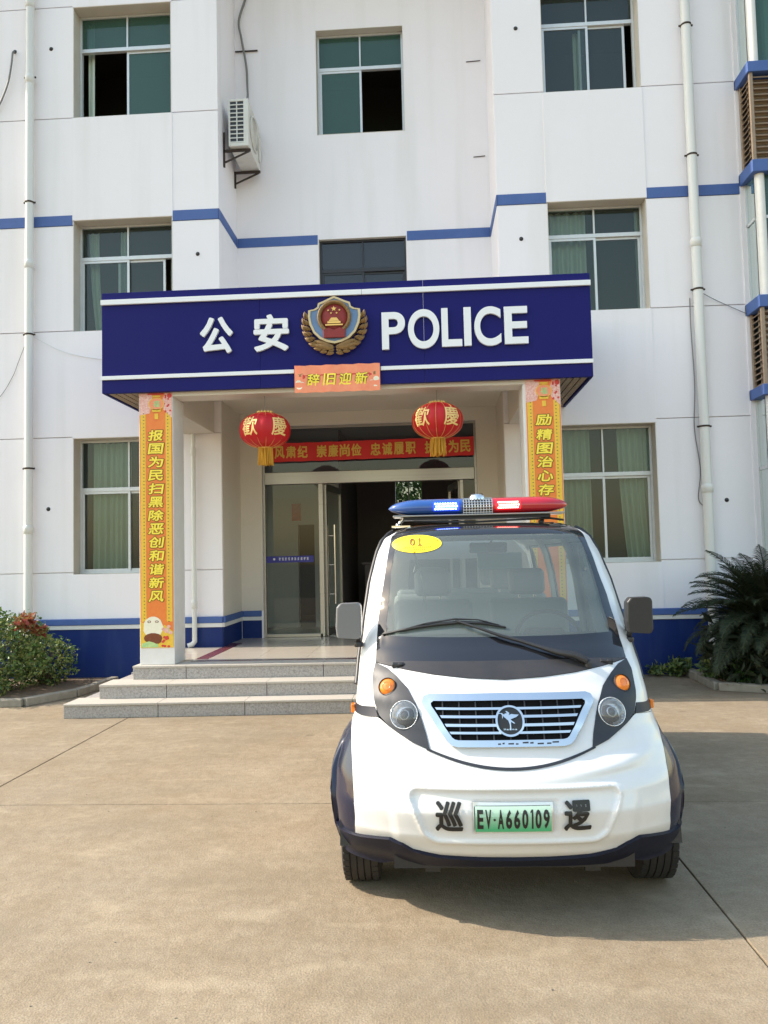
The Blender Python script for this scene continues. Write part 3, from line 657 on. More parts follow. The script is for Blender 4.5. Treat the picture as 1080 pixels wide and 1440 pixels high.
b_ = MB(); b_.prism([(bx_ - .125, bz_ - .20), (bx_ + .125, bz_ - .20), (bx_ + .13, bz_ - .10), (bx_ + .06, bz_ - .085), (bx_, bz_ - .11), (bx_ - .06, bz_ - .085), (bx_ - .13, bz_ - .10)], 8.80, 8.828); sgn(b_, 'ribbon', 'emblem_red', em, .006)
b_ = MB()
b_.prism([(bx_ - .075, bz_ - .035), (bx_ + .075, bz_ - .035), (bx_ + .075, bz_ - .012), (bx_ - .075, bz_ - .012)], 8.798, 8.812)
b_.prism([(bx_ - .06, bz_ - .008), (bx_ + .06, bz_ - .008), (bx_ + .045, bz_ + .012), (bx_ - .045, bz_ + .012)], 8.798, 8.812)
b_.prism([(bx_ - .045, bz_ + .014), (bx_ + .045, bz_ + .014), (bx_ + .03, bz_ + .03), (bx_ - .03, bz_ + .03)], 8.798, 8.812)
b_.prism([(bx_ - .10, bz_ - .06), (bx_ + .10, bz_ - .06), (bx_ + .10, bz_ - .045), (bx_ - .10, bz_ - .045)], 8.798, 8.812)
for sx, sz, sr in ((0, .135, .032), (-.065, .118, .014), (.065, .118, .014), (-.032, .085, .014), (.032, .085, .014)):
    b_.prism([(bx_ + sx + (sr if k % 2 == 0 else sr * .42) * math.sin(k * PI / 5), bz_ + sz + (sr if k % 2 == 0 else sr * .42) * math.cos(k * PI / 5)) for k in range(10)], 8.800, 8.813)
sgn(b_, 'gate_and_stars', 'gold', em)
b_ = MB()
def grain(cx, cz, ang, L, w_, y=8.85):
    d = (math.cos(ang), math.sin(ang)); n_ = (-d[1], d[0]); pts = []
    for u, ww in ((0, .35), (.25, .9), (.55, 1), (.8, .6)):
        pts.append((cx + d[0] * L * u, cz + d[1] * L * u, w_ * ww))
    tip = (cx + d[0] * L, cz + d[1] * L); v = []
    for px, pz, ww in pts: v += [(px - n_[0] * ww, y + .006, pz - n_[1] * ww), (px, y - .028 * (ww / w_), pz), (px + n_[0] * ww, y + .006, pz + n_[1] * ww)]
    v.append((tip[0], y, tip[1])); f = []
    for i in range(3):
        a0 = i * 3; f += [(a0, a0 + 1, a0 + 4, a0 + 3), (a0 + 1, a0 + 2, a0 + 5, a0 + 4)]
    f += [(9, 10, 12), (10, 11, 12)]; b_.add(v, f, True)
for s_ in (-1, 1):
    for row in range(3):
        for k in range(9):
            t = math.radians(-88 + k * 12.5); rr = .265 + row * .038
            cx = s_ * (.265 + row * .03) * math.cos(t) * 1.08; cz = -.03 + rr * math.sin(t) * .98
            an = t + math.radians(62 + 14 * (row - 1)); ang = an if s_ > 0 else PI - an
            grain(bx_ + cx, bz_ + cz, ang, .092, .019, 8.86 - row * .008)
    for q, (L, an) in enumerate(((.26, 12), (.24, 22), (.20, 3))):
        an = math.radians(an); grain(bx_ + s_ * .02, bz_ - .315 + .012 * q, an if s_ > 0 else PI - an, L, .036, 8.84)
sgn(b_, 'wheat_wreath', 'oldgold', em)

# small festive banner under the badge
FB = thing('small_banner', 'small crumpled orange paper banner with four characters taped under the badge', 'banner', (-1.0, 8.86, 3.72))
def fbp(b_, name, m): b_.v = [(x + 1.0, y - 8.86 + .004 * math.sin(x * 19) + .003 * math.sin(z * 40), z - 3.72) for x, y, z in b_.v]; return b_.build(name, M[m], FB)
def sheet(b_, x0, x1, z0, z1, y, th=.002, nx=14, wob=0):
    n0 = len(b_.v); v = []
    for j in (0, 1):
        for yy in (y, y + th):
            for i in range(nx + 1): v.append((x0 + (x1 - x0) * i / nx, yy, (z0, z1)[j] + wob * math.sin(i * 2.1 + j)))
    q = nx + 1; f = []
    for i in range(nx): f += [(i, i + 1, 2 * q + i + 1, 2 * q + i), (q + i + 1, q + i, 3 * q + i, 3 * q + i + 1), (i, q + i, q + i + 1, i + 1), (2 * q + i, 2 * q + i + 1, 3 * q + i + 1, 3 * q + i)]
    f += [(0, 2 * q, 3 * q, q), (nx, q + nx, 3 * q + nx, 2 * q + nx)]
    b_.add(v, f)
b_ = MB(); sheet(b_, -1.495, -.505, 3.562, 3.878, 8.862, .002, 16, .004); fbp(b_, 'banner_sheet', 'pic_salmon')
b_ = MB(); sheet(b_, -1.40, -.60, 3.755, 3.815, 8.860, .001, 12); sheet(b_, -1.40, -1.37, 3.66, 3.755, 8.860, .001, 2); sheet(b_, -.63, -.60, 3.66, 3.755, 8.860, .001, 2); fbp(b_, 'red_border', 'pic_red')
b_ = MB()
for cx, cz in ((-1.45, 3.68), (-1.44, 3.63), (-.55, 3.70), (-.56, 3.64), (-1.41, 3.66), (-.60, 3.66)): b_.prism(ell(cx, cz, .035, .03, 10), 8.858, 8.861)
fbp(b_, 'blossom_print', 'pic_white')
b_ = MB()
for cx in (-1.43, -.57): b_.prism(ell(cx, 3.80, .04, .028, 12), 8.858, 8.861); b_.prism([(cx - .012, 3.75), (cx + .012, 3.75), (cx + .012, 3.775), (cx - .012, 3.775)], 8.858, 8.861)
fbp(b_, 'lantern_print', 'oldgold')
for off, m, y in ((.075, 'olive', 8.8585), (.022, 'yel_glyph', 8.856)):
    b_ = MB()
    for k, ch in enumerate('辞旧迎新'):
        x = -1.345 + k * .185; o_ = .007 if m == 'olive' else 0
        put_glyph(b_, ch, x - o_, x + .14 + o_, 3.640 - o_, 3.780 + o_, y, bold=off, shear=.12)
    fbp(b_, 'characters', m)

# ------------------------------------------------------------------ vertical couplet banners on the two columns
def couplet(x0, x1, z0, z1, chars, label, bottom):
    T = thing('couplet_banner', label, 'banner', ((x0 + x1) / 2, 8.975, z0), 'vertical festive banners on the entrance columns')
    ox, oy, oz = (x0 + x1) / 2, 8.975, z0
    def put(b_, name, m): b_.v = [(x - ox, y - oy, z - oz) for x, y, z in b_.v]; return b_.build(name, M[m], T)
    b_ = MB(); b_.box(x0, x1, 8.973, 8.977, z0, z1); put(b_, 'banner_sheet', 'orange')
    b_ = MB()
    zt = z1 - .24; zb = z0 + .30 if bottom else z0
    for xa, xb in ((x0 + .012, x0 + .072), (x1 - .078, x1 - .012)): b_.box(xa, xb, 8.9715, 8.973, zb, zt)
    put(b_, 'border_print', 'yellow')
    b_ = MB()
    z = zb
    while z < zt:
        for xa in (x0 + .05, x1 - .052): b_.prism(ell(xa, z, .009, .006, 6), 8.970, 8.9715)
        z += .04
    put(b_, 'border_dots', 'oldgold')
    # top picture: blossoms and a lantern
    w_ = x1 - x0; cx = (x0 + x1) / 2 + .01
    b_ = MB(); b_.prism([(x0, zt - .02), (x0 + .12, zt + .0), (x0 + .16, zt + .12), (x0 + .15, z1), (x0, z1)], 8.9705, 8.973)
    b_.prism([(x1, zt - .06), (x1 - .10, zt + .04), (x1 - .12, zt + .14), (x1 - .08, z1), (x1, z1)], 8.9705, 8.973); put(b_, 'blossom_print', 'pic_pink')
    b_ = MB()
    rr = random.Random(3)
    for _ in range(9): b_.prism(ell(x1 - rr.uniform(.02, .11), z1 - rr.uniform(.02, .25), .013, .013, 7), 8.9693, 8.9705)
    b_.prism(ell(x1 - .03, z1 - .035, .03, .03, 9), 8.9692, 8.9705); b_.prism([(x0 + .1, z1 - .02), (x1 - .1, z1 - .02), (x1 - .1, z1 - .001), (x0 + .1, z1 - .001)], 8.9693, 8.9705); put(b_, 'red_blossom_print', 'pic_red')['kind'] = 'stuff'
    b_ = MB(); b_.prism(ell(cx, z1 - .13, .095, .075, 18), 8.968, 8.9692); put(b_, 'lantern_print', 'pic_salmon')
    b_ = MB(); b_.ring(ell(cx, z1 - .13, .095, .075, 18), ell(cx, z1 - .13, .085, .066, 18), 8.966, 8.968); b_.prism([(cx - .05, z1 - .05), (cx + .05, z1 - .05), (cx + .045, z1 - .03), (cx - .045, z1 - .03)], 8.966, 8.9675)
    b_.prism([(cx - .05, z1 - .225), (cx + .05, z1 - .225), (cx + .055, z1 - .19), (cx - .055, z1 - .19)], 8.966, 8.9675); b_.prism([(cx - .022, z1 - .31), (cx + .022, z1 - .31), (cx + .022, z1 - .245), (cx - .022, z1 - .245)], 8.966, 8.9725); put(b_, 'lantern_trim_print', 'yellow')
    b_ = MB(); put_glyph(b_, '福', cx - .04, cx + .04, z1 - .17, z1 - .09, 8.9655, off=.02); put(b_, 'lantern_character', 'pic_green')
    for off, m, y, gr_ in ((.07, 'olive', 8.9705, .010), (.030, 'yel_glyph', 8.9680, 0)):
        b_ = MB()
        for k, (ch, zc) in enumerate(chars):
            hh = .064; ww = .088; xx = (x0 + x1) / 2 + .0
            put_glyph(b_, ch, xx - ww - gr_, xx + ww + gr_, zc - hh - gr_, zc + hh + gr_, y, bold=off, shear=.16)
        put(b_, 'characters', m)
    if bottom:   # a plump bearded figure print reduced to plain shapes, gold and flowers
        bx = x0 + .15; bz = z0 + .24
        b_ = MB(); b_.prism([(x0, z0), (x1, z0), (x1, z0 + .18), (x1 - .1, z0 + .26), (x0 + .2, z0 + .22), (x0, z0 + .3)], 8.9708, 8.973); put(b_, 'picture_ground', 'yellow')
        b_ = MB(); b_.prism([(bx + .115 * math.cos(t / 9 * PI) * (1 + .05 * math.cos(t * 2.5)), bz + (.12 if t < 9 else .14) * math.sin(t / 9 * PI)) for t in range(18)], 8.9695, 8.9708); put(b_, 'beard_print', 'pic_white')
        b_ = MB(); b_.prism(ell(bx, bz - .13, .11, .06, 14), 8.969, 8.9694); b_.prism(ell(bx + .05, bz - .16, .05, .035, 10), 8.968, 8.9689)
        for s_ in (-1, 1): b_.ring(ell(bx + s_ * .045, bz + .06, .022, .014, 10), ell(bx + s_ * .045, bz + .06, .014, .008, 10), 8.968, 8.9694)
        put(b_, 'robe_print', 'pic_brown')
        b_ = MB(); b_.prism([(x0 + .01, z0 + .005), (x0 + .22, z0 + .005), (x0 + .20, z0 + .05), (x0 + .1, z0 + .075), (x0 + .02, z0 + .05)], 8.9685, 8.9695); b_.prism(ell(x1 - .07, z0 + .20, .03, .03, 8), 8.969, 8.9705); put(b_, 'leaf_print', 'pic_green')
        b_ = MB()
        for k in range(10): b_.prism(ell(x1 - rr.uniform(.02, .14), z0 + rr.uniform(.01, .13), .018, .014, 7), 8.969 - .0001 * k, 8.9705)
        put(b_, 'flower_print', 'pic_red')
        b_ = MB()
        for k in range(5): b_.prism(ell(x1 - rr.uniform(.02, .12), z0 + rr.uniform(.13, .32), .025, .02, 7), 8.9685 - .0001 * k, 8.9705)
        put(b_, 'pink_flower_print', 'pic_pink')
zl = (3.14, 2.972, 2.804, 2.637, 2.453, 2.269, 2.086, 1.904, 1.722, 1.54, 1.375, 1.21, 1.071)
zl = [3.14 + (1.255 - 3.14) * k / 12 for k in range(13)]
couplet(-3.365, -2.975, .662, 3.643, list(zip('报国为民扫黑除恶创和谐新风', zl)), 'orange and yellow vertical banner with thirteen yellow characters on the left entrance column', True)
couplet(1.16, 1.548, .9, 3.643, list(zip('励精图治心存', (3.178, 3.01, 2.85, 2.695, 2.535, 2.375))), 'orange vertical banner on the right entrance column, partly hidden by the patrol car', False)

# red cloth banner across the transom
b_ = MB(); sheet(b_, -2.47, .72, 3.155, 3.44, R - .03, .004, 30, .004)
tb = thing('cloth_banner', 'long red cloth banner with dull yellow characters across the glass above the door', 'banner', (-.87, R - .03, 3.15))
def tbp(b_, name, m): b_.v = [(x + .87, y - R + .03 + .006 * math.sin(x * 7), z - 3.15 + .006 * x) for x, y, z in b_.v]; return b_.build(name, M[m], tb)
tbp(b_, 'cloth', 'banner_red')
b_ = MB(); x = -2.50; cw = .156
for ch in '正风肃纪 崇廉尚俭 忠诚履职 执法为民':
    if ch == ' ': x += .115; continue
    put_glyph(b_, ch, x, x + cw, 3.205, 3.395, R - .036, bold=.028); x += cw + .022
tbp(b_, 'characters', 'banner_txt')

# ------------------------------------------------------------------ lanterns
def lantern(x, y, zc, label, turn):
    T = thing('red_lantern', label, 'lantern', (x, y, zc), 'red festive lanterns hanging in the porch')
    rx, rz = .302, .215
    def rad(h): t = max(-1, min(1, h / rz)); return rx * (1 - abs(t) ** 2.35) ** .5 if abs(t) < 1 else 0
    b_ = MB(); n = 96; prof = [-.205 + .41 * k / 24 for k in range(25)]; v = []
    for h in prof:
        for k in range(n):
            t = 2 * PI * k / n + turn; r = rad(h) * (1 - .028 * abs(math.cos(t * 8)) ** 6)
            v.append((r * math.cos(t), r * math.sin(t), h))
    b_.add(v, [(i * n + k, i * n + (k + 1) % n, (i + 1) * n + (k + 1) % n, (i + 1) * n + k) for i in range(24) for k in range(n)], True)
    b_.build('lantern_shade', M['lantern'], T)
    for k in range(16):
        t = PI / 16 + 2 * PI * k / 16 * 1.0 + turn; t = (k + .5) * PI / 8 + turn
        pts = [((rad(h) * .978 + .002) * math.cos(t), (rad(h) * .978 + .002) * math.sin(t), h) for h in prof]
        b_ = MB(); b_.tube(pts, .0032, 4, False); b_.build('rib', M['gold'], T)
    b_ = MB(); b_.lathe([(.001, .222), (.085, .222), (.088, .196), (.082, .180)], n=24)
    for k in range(14):
        t = 2 * PI * k / 14; b_.box(.088 * math.cos(t) - .006, .088 * math.cos(t) + .006, .088 * math.sin(t) - .006, .088 * math.sin(t) + .006, .19, .228)
    b_.build('top_cap', M['gold'], T)
    b_ = MB(); b_.lathe([(.082, -.180), (.088, -.195), (.085, -.215), (.001, -.22)], n=24); b_.build('bottom_cap', M['gold'], T)
    b_ = MB(); rr = random.Random(int(x * 100))
    for k in range(150):
        t = rr.uniform(0, 2 * PI); r = .083 * math.sqrt(rr.random()) if k % 3 else .083; L = rr.uniform(.17, .225); dx, dy = rr.uniform(-.012, .012), rr.uniform(-.012, .012)
        b_.tube([(r * math.cos(t), r * math.sin(t), -.20), (r * math.cos(t) + dx * .4, r * math.sin(t) + dy * .4, -.20 - L * .5), (r * math.cos(t) + dx, r * math.sin(t) + dy, -.20 - L)], .0042, 3, False)
    b_.build('tassel', M['tassel'], T)
    b_ = MB(); b_.tube([(0, 0, .222), (0, 0, 3.60 - zc)], .004, 5); b_.build('cord', M['wire'], T)
    vx = math.atan2(-y, -x)   # towards the camera
    for ch, dt in (('歡', -.66), ('慶', .60)):
        b_ = MB(); t0 = vx + dt
        fn = lambda u, w_, q=0: ((rad(w_) + .004 + q) * math.cos(t0 + u / .30), (rad(w_) + .004 + q) * math.sin(t0 + u / .30), w_)
        put_glyph(b_, ch, -.105, .105, -.095, .13, 0, bold=.012, fn=fn, cut=.03); b_.build('gold_character', M['goldprint'], T)
lantern(-1.905, 9.14, 3.185, 'red lantern with a yellow tassel hanging left of the small orange banner', .05)
lantern(.142, 9.14, 3.235, 'red lantern with a yellow tassel hanging right of the small orange banner', .12)

# ------------------------------------------------------------------ pipes, cables, air conditioner
def drainpipe(x, y, r, z0, z1, label, collars, extra=None):
    T = thing('drainpipe', label, 'pipe', (x, y, z0))
    b_ = MB(); b_.tube([(0, 0, 0), (0, 0, z1 - z0)], r, 18); b_.build('pipe', M['pvc'], T)
    for z, big in collars:
        b_ = MB()
        if big: b_.lathe([(r, -.06), (r + .008, -.055), (r + .008, -.01), (r + .012, 0), (r + .008, .05), (r, .06)], (0, 0, z - z0), 18)
        else: b_.lathe([(r + .001, -.012), (r + .006, -.012), (r + .006, .012), (r + .001, .012)], (0, 0, z - z0), 18); b_.box(-r - .03, r + .03, .0, .012, z - z0 - .012, z - z0 + .012)
        b_.build('pipe_collar' if big else 'pipe_clip', M['pvc'] if big else M['iron'], T)
    return T
drainpipe(-5.605, W - .09, .058,   .05, 11.7, 'white drainpipe running up the wall at the far left beside the bushes', [(9.83, True), (8.723, False), (8.69, True), (6.858, False), (5.95, True), (4.93, False), (3.01, False), (2.15, True)])
drainpipe(3.745, W - .10, .066, .05, 11.7, 'tall white drainpipe on the right wing between the window and the louvred bay', [(8.913, False), (7.06, False), (5.83, True), (5.184, False), (3.308, False), (2.47, True), (10.0, True)])
T = drainpipe(-3.25, W - .075, .034, .60, 3.88, 'thin white pipe with an elbow in the corner behind the left column', [(3.18, True), (1.06, True)])
b_ = MB(); b_.tube([(0, 0, 0), (0, -.0, -.05), (-.03, -.01, -.09), (-.09, -.03, -.11)], .036, 12); b_.build('elbow', M['pvc'], T)

def cable(pts, r, label, m='wire', name='cable'):
    b_ = MB(); P_ = [Vector(p) for p in pts]; out = []
    for i in range(len(P_) - 1):   # Catmull-Rom
        p0, p1, p2, p3 = P_[max(i - 1, 0)], P_[i], P_[i + 1], P_[min(i + 2, len(P_) - 1)]
        for k in range(6):
            t = k / 6; out.append(.5 * ((2 * p1) + (-p0 + p2) * t + (2 * p0 - 5 * p1 + 4 * p2 - p3) * t * t + (-p0 + 3 * p1 - 3 * p2 + p3) * t ** 3))
    out.append(P_[-1]); b_.tube(out, r, 6); o = b_.build(name, M[m]); props(o, label, 'cable'); return o
cable([(-5.88, W - .0, 9.17), (-5.885, W - .05, 9.14), (-5.90, W - .06, 8.95), (-5.96, W - .05, 8.67), (-6.10, W - .04, 8.35), (-6.25, W - .02, 8.2)], .014, 'grey cable curling out of the wall at the top left corner')
cable([(-5.67, W - .03, 4.86), (-5.80, W - .02, 4.55), (-5.88, W - .02, 4.35), (-6.07, W - .02, 4.06), (-6.4, W - .02, 3.8)], .004, 'thin dark cable slanting down left from the left drainpipe')
cable([(-5.55, W - .04, 4.90), (-5.13, W - .03, 4.68), (-4.6, W - .025, 4.556), (-3.9, W - .02, 4.5)], .004, 'thin pale cable sagging from the left drainpipe behind the sign', 'pvc')
cable([(3.80, W - .05, 5.16), (4.035, W - .03, 5.03), (4.40, W - .04, 4.84)], .005, 'thin cable sagging from the right drainpipe to the louvred bay')
cable([(3.66, W - .01, 5.1), (3.655, W - .015, 4.69), (3.67, W - .02, 3.9), (3.64, W - .02, 3.3), (3.69, W - .03, 2.74), (3.65, W - .02, 2.36), (3.70, W - .02, 2.25)], .006, 'thin wavy cable clipped beside the right drainpipe')
cable([(-2.60, R - .03, 10.8), (-2.70, R - .04, 10.5), (-2.79, R - .05, 10.18), (-2.75, R - .05, 9.89), (-2.68, R - .05, 9.45), (-2.66, R - .08, 9.1), (-2.62, 11.6, 8.80), (-2.60, 11.3, 8.42)], .018, 'bundle of grey cables dropping to the air conditioner')
b_ = MB(); b_.box(-2.86, -2.50, R - .03, R - .01, 9.70, 9.715); o = b_.build('cable_bracket', M['iron']); props(o, 'thin iron bar on the recess wall holding the cables above the air conditioner', 'bracket')
for x0, x1, z in ((.78, 1.0, 9.33), (.85, 1.03, 7.80)):
    b_ = MB(); b_.tube([(x0, R - .01, z), (x1, R - .01, z + .01)], .006, 5); b_.build('wall_crack_rod', M['iron'], B)

AC = thing('air_conditioner', 'weathered white outdoor air conditioner unit on rusty brackets in the corner of the recess', 'air conditioner', (-2.62, 10.98, 7.70))
ax0, ax1, ay0, ay1, az0, az1 = -.145, .145, 0, .80, 0, .71
b_ = MB(); b_.box(ax0, ax1, ay0 + .012, ay1, az0, az1); b_.build('casing', M['ac_white'], AC, bevel=.012)
b_ = MB(); b_.box(ax0 - .003, ax0 + .022, -.004, .013, az0, az1); b_.box(ax1 - .07, ax1 + .003, -.004, .013, az0, az1); b_.box(ax0 + .022, ax1 - .07, -.004, .013, az1 - .035, az1); b_.box(ax0 + .022, ax1 - .07, -.004, .013, az0, az0 + .05)
xm_ = (ax0 + .022 + ax1 - .07) / 2; b_.box(xm_ - .008, xm_ + .008, -.004, .013, az0 + .05, az1 - .035); b_.build('grille_frame', M['ac_white'], AC, bevel=.003)
for k in range(10):
    z = az0 + .05 + (k + .5) * (az1 - .085) / 10
    b_ = MB(); b_.box(ax0 + .022, xm_ - .008, -.002, .006, z - .027, z - .012); b_.box(xm_ + .008, ax1 - .07, -.002, .006, z - .027, z - .012); b_.build('louvre_bar', M['ac_white'], AC)
b_ = MB(); b_.box(ax0 + .022, ax1 - .07, .0085, .0115, az0 + .05, az1 - .035); b_.build('dark_coil', M['black'], AC)
b_ = MB(); b_.lathe([(.24, ax1 + .001), (.26, ax1 + .006), (.25, ax1 + .02), (.23, ax1 + .018)], (0, .36, .36), 32, 'x')
for k in range(8): b_.lathe([(.03 + k * .027, ax1 + .012), (.034 + k * .027, ax1 + .016), (.038 + k * .027, ax1 + .012)], (0, .36, .36), 24, 'x')
b_.build('fan_guard', M['ac_white'], AC)
b_ = MB(); b_.box(ax1 + .001, ax1 + .025, .68, .76, .12, .50); b_.build('valve_cover', M['ac_white'], AC, bevel=.008)
for y in (.06, .72):
    b_ = MB(); b_.box(-.248, .16, y, y + .03, -.045, -.012); b_.box(-.248, -.222, y, y + .03, -.27, .25 if y < .1 else -.012)
    b_.obox((-.06, y + .015, -.13), (.20, 0, .085), (0, .010, 0), (-.004, 0, .010)); b_.build('bracket', M['iron'], AC)

# ------------------------------------------------------------------ planting
def leafcloud(n, c, rad, size, rr, shell=.55, stretch=1.0, up=.3, tilt=.9):
    b_ = MB()
    for _ in range(n):
        while True:
            d = Vector((rr.uniform(-1, 1), rr.uniform(-1, 1), rr.uniform(-1, 1)))
            if .05 < d.length < 1: break
        q = d.normalized(); r = shell + (1 - shell) * rr.random() ** .5
        lump = 1 + .13 * math.sin(q.x * 7 + 1) * math.sin(q.y * 6 + 2) + .12 * math.sin(q.z * 9 + q.x * 5)
        p = Vector((c[0] + q.x * rad[0] * r * lump, c[1] + q.y * rad[1] * r * lump, c[2] + q.z * rad[2] * r * lump))
        if p.z < .05: continue
        nd = (q * (1 - tilt) + Vector((rr.gauss(0, 1), rr.gauss(0, 1), rr.gauss(0, 1) + up)) * tilt * .6).normalized()
        t = nd.cross(Vector((rr.uniform(-1, 1), rr.uniform(-1, 1), rr.uniform(-1, 1)))).normalized(); s_ = nd.cross(t)
        L = size * rr.uniform(.6, 1.25) * stretch; w_ = L * rr.uniform(.24, .36) / stretch ** .5
        b_.add([p, p + t * L * .45 + s_ * w_ + nd * .1 * L, p + t * L, p + t * L * .45 - s_ * w_ + nd * .1 * L], [(0, 1, 2), (0, 2, 3)])
    return b_
def bush(x, y, rad, h, n, seed, label, red=None, size=.055):
    rr = random.Random(seed); T = thing('garden_shrub', label, 'shrub', (x, y, 0), 'shrubs in the bed at the left')
    b_ = leafcloud(n, (0, 0, h * .55), (rad, rad * .8, h * .52), size, rr); b_.build('foliage', M['leaf'], T, recalc=False)
    b_ = leafcloud(n // 6, (0, -.05, h * .62), (rad * 1.02, rad * .84, h * .5), size, rr, shell=.9); b_.build('pale_foliage', M['leaf_light'], T, recalc=False)  # paler leaves over the outer shell
    b_ = MB()
    for k in range(14):
        t = rr.uniform(0, 2 * PI); q = rad * rr.uniform(.2, .7)
        b_.tube([(.04 * math.cos(t), .04 * math.sin(t), 0), (q * .5 * math.cos(t), q * .4 * math.sin(t), h * .4), (q * math.cos(t), q * .8 * math.sin(t), h * rr.uniform(.75, .98))], [.014, .01, .004], 5)
    b_.build('stem', M['stem'], T)
    if red:
        for cx, cy, cz, r in red:
            b_ = leafcloud(int(260 * r / .2), (cx, cy, cz), (r, r, r * .75), size * 1.15, rr, shell=.1, stretch=1.4); b_.build('red_foliage', M['leaf_red'], T, recalc=False)
bush(-5.62, 9.62, .76, 1.02, 6500, 1, 'dense green shrub with a tuft of red young leaves beside the steps', [(.62, -.16, .95, .13), (.76, -.08, .84, .07)])
bush(-6.5, 9.5, .75, 1.12, 2600, 2, 'taller green shrub at the left edge behind the kerb')
bush(-5.15, 10.25, .40, .65, 1500, 5, 'low dark green shrub against the blue wall foot at the left')
def bed(name, label, pts, inside, z=.10):
    T = thing(name, label, 'planting bed', (pts[0][0], pts[0][1], 0)); ox, oy = pts[0]
    for (xa, ya), (xb, yb) in zip(pts, pts[1:]):
        L = math.hypot(xb - xa, yb - ya); n = max(1, round(L / .55)); ux, uy = (xb - xa) / L, (yb - ya) / L
        for k in range(n):
            a_, c_ = L * k / n + .004, L * (k + 1) / n - .004; h = z + random.uniform(-.012, .012)
            b_ = MB(); m_ = (a_ + c_) / 2
            b_.obox((xa + ux * m_ - ox, ya + uy * m_ - oy, h / 2), (ux * (c_ - a_) / 2, uy * (c_ - a_) / 2, 0), (-uy * .055, ux * .055, 0), (0, 0, h / 2)); b_.build('kerb_stone', M['kerb'], T, bevel=.012, seg=3)
    b_ = MB(); n = len(inside); b_.add([(x - ox, y - oy, z - .03) for x, y in inside], [tuple(range(n))]); b_.build('soil', M['soil'], T)
    return T
bed('planting_bed', 'kerbed bed of soil holding the shrubs left of the steps', [(-4.33, 10.6), (-4.45, 9.62), (-4.78, 9.02), (-9.4, 8.85)], [(-4.33, 10.74), (-4.45, 9.62), (-4.78, 9.02), (-9.4, 8.85), (-9.4, 10.74)])
bed('planting_bed', 'kerbed bed of soil and dry leaves holding the sago palm at the right wall', [(3.38, 10.72), (3.36, 9.50), (3.85, 9.27), (9.4, 9.2)], [(3.38, 10.74), (3.36, 9.50), (3.85, 9.27), (9.4, 9.2), (9.4, 10.74)])

T = thing('reflection_tree', 'added tree behind the lobby window, standing in for greenery reflected in the door glass', 'tree', (-.3, 18.3, 0)); rr = random.Random(31)  # tree added behind the window to give the reflected greenery
leafcloud(1800, (0, 0, 3.0), (1.3, .7, 1.1), .16, rr, shell=.2).build('crown', M['leaf_light'], T, recalc=False)
b_ = MB(); b_.tube([(0, 0, 0), (.05, .02, 1.2), (0, 0, 2.6)], [.09, .07, .04], 8); b_.build('trunk', M['stem'], T)
# sago palm: trunk and arching pinnate fronds
CP = thing('sago_palm', 'large dark sago palm with many arching feathery fronds against the right wing', 'palm', (4.06, 9.78, 0))
b_ = MB(); b_.lathe([(.13, .05), (.17, .2), (.16, .5), (.12, .72), (.04, .82)], n=16)
for k in range(110):
    z = .08 + .56 * k / 110; t = k * 2.4; r = .17
    b_.obox((r * math.cos(t), r * math.sin(t), z), (.03 * math.cos(t), .03 * math.sin(t), .022), (-.018 * math.sin(t), .018 * math.cos(t), 0), (0, 0, .010))
b_.build('trunk', M['stem'], CP)
def frond_mesh(L, droop, rr):
    b_ = MB(); pts = [Vector((0, 0, 0))]; ang = math.radians(20)
    for k in range(18):
        ang -= math.radians(5.2) * droop * (.4 + 1.2 * k / 17); pts.append(pts[-1] + Vector((math.cos(ang), 0, math.sin(ang))) * L / 18)
    b_.tube(pts, [.010 * (1 - .8 * k / 18) + .0015 for k in range(19)], 4, False)
    n = 62
    for k in range(n):
        u = .10 + .90 * k / n; i = min(17, int(u * 18)); fr_ = u * 18 - i; p = pts[i].lerp(pts[i + 1], fr_); d = (pts[i + 1] - pts[i]).normalized(); up_ = d.cross(Vector((0, -1, 0)))
        if up_.z < 0 and d.x > 0: up_ = -up_
        LL = .155 * math.sin(PI * min(1, .12 + u * .93)) ** .55 * rr.uniform(.85, 1.1) + .02
        for s_ in (-1, 1):
            dirv = (Vector((0, s_, 0)) * .85 + d * (.5 + .35 * u) + up_ * (.25 + rr.uniform(-.12, .12))).normalized()
            w_ = d * .0052; q = p + dirv * LL * .6 + up_ * .006; tip = p + dirv * LL - Vector((0, 0, .03))
            b_.add([p - w_, p + w_, q + w_ * .9, q - w_ * .9, tip], [(0, 1, 2, 3), (3, 2, 4)])
    return b_
rr = random.Random(11); protos = []
for k in range(6):
    o = frond_mesh(1.0, (.6, .85, 1.05, .45, .95, .7)[k], rr).build('frond', M['frond'], CP, recalc=False); protos.append(o)
for k in range(230):
    lay = k / 230; az = k * 2.39996; el = 72 - 66 * lay + rr.uniform(-8, 8)
    pi_ = 3 if lay < .12 else (0 if lay < .3 else (5 if lay < .5 else rr.choice((1, 2, 4))))
    if k < 6: o = protos[k]
    else: o = protos[pi_].copy(); COL.objects.link(o); o.parent = CP
    sc = rr.uniform(.85, 1.22) * (1.0 - .25 * (lay > .8))
    if math.sin(az) > .2: sc *= .72
    o.location = (.04 * math.cos(az), .04 * math.sin(az), .84 - .30 * lay); o.rotation_euler = (rr.uniform(-.3, .3), -math.radians(el - 20), az); o.scale = (sc, sc, sc)
b_ = leafcloud(1500, (0, -.1, .45), (.75, .55, .42), .09, rr, shell=.2, stretch=2.2); b_.build('inner_leaves', M['frond'], CP, recalc=False)
dry = None
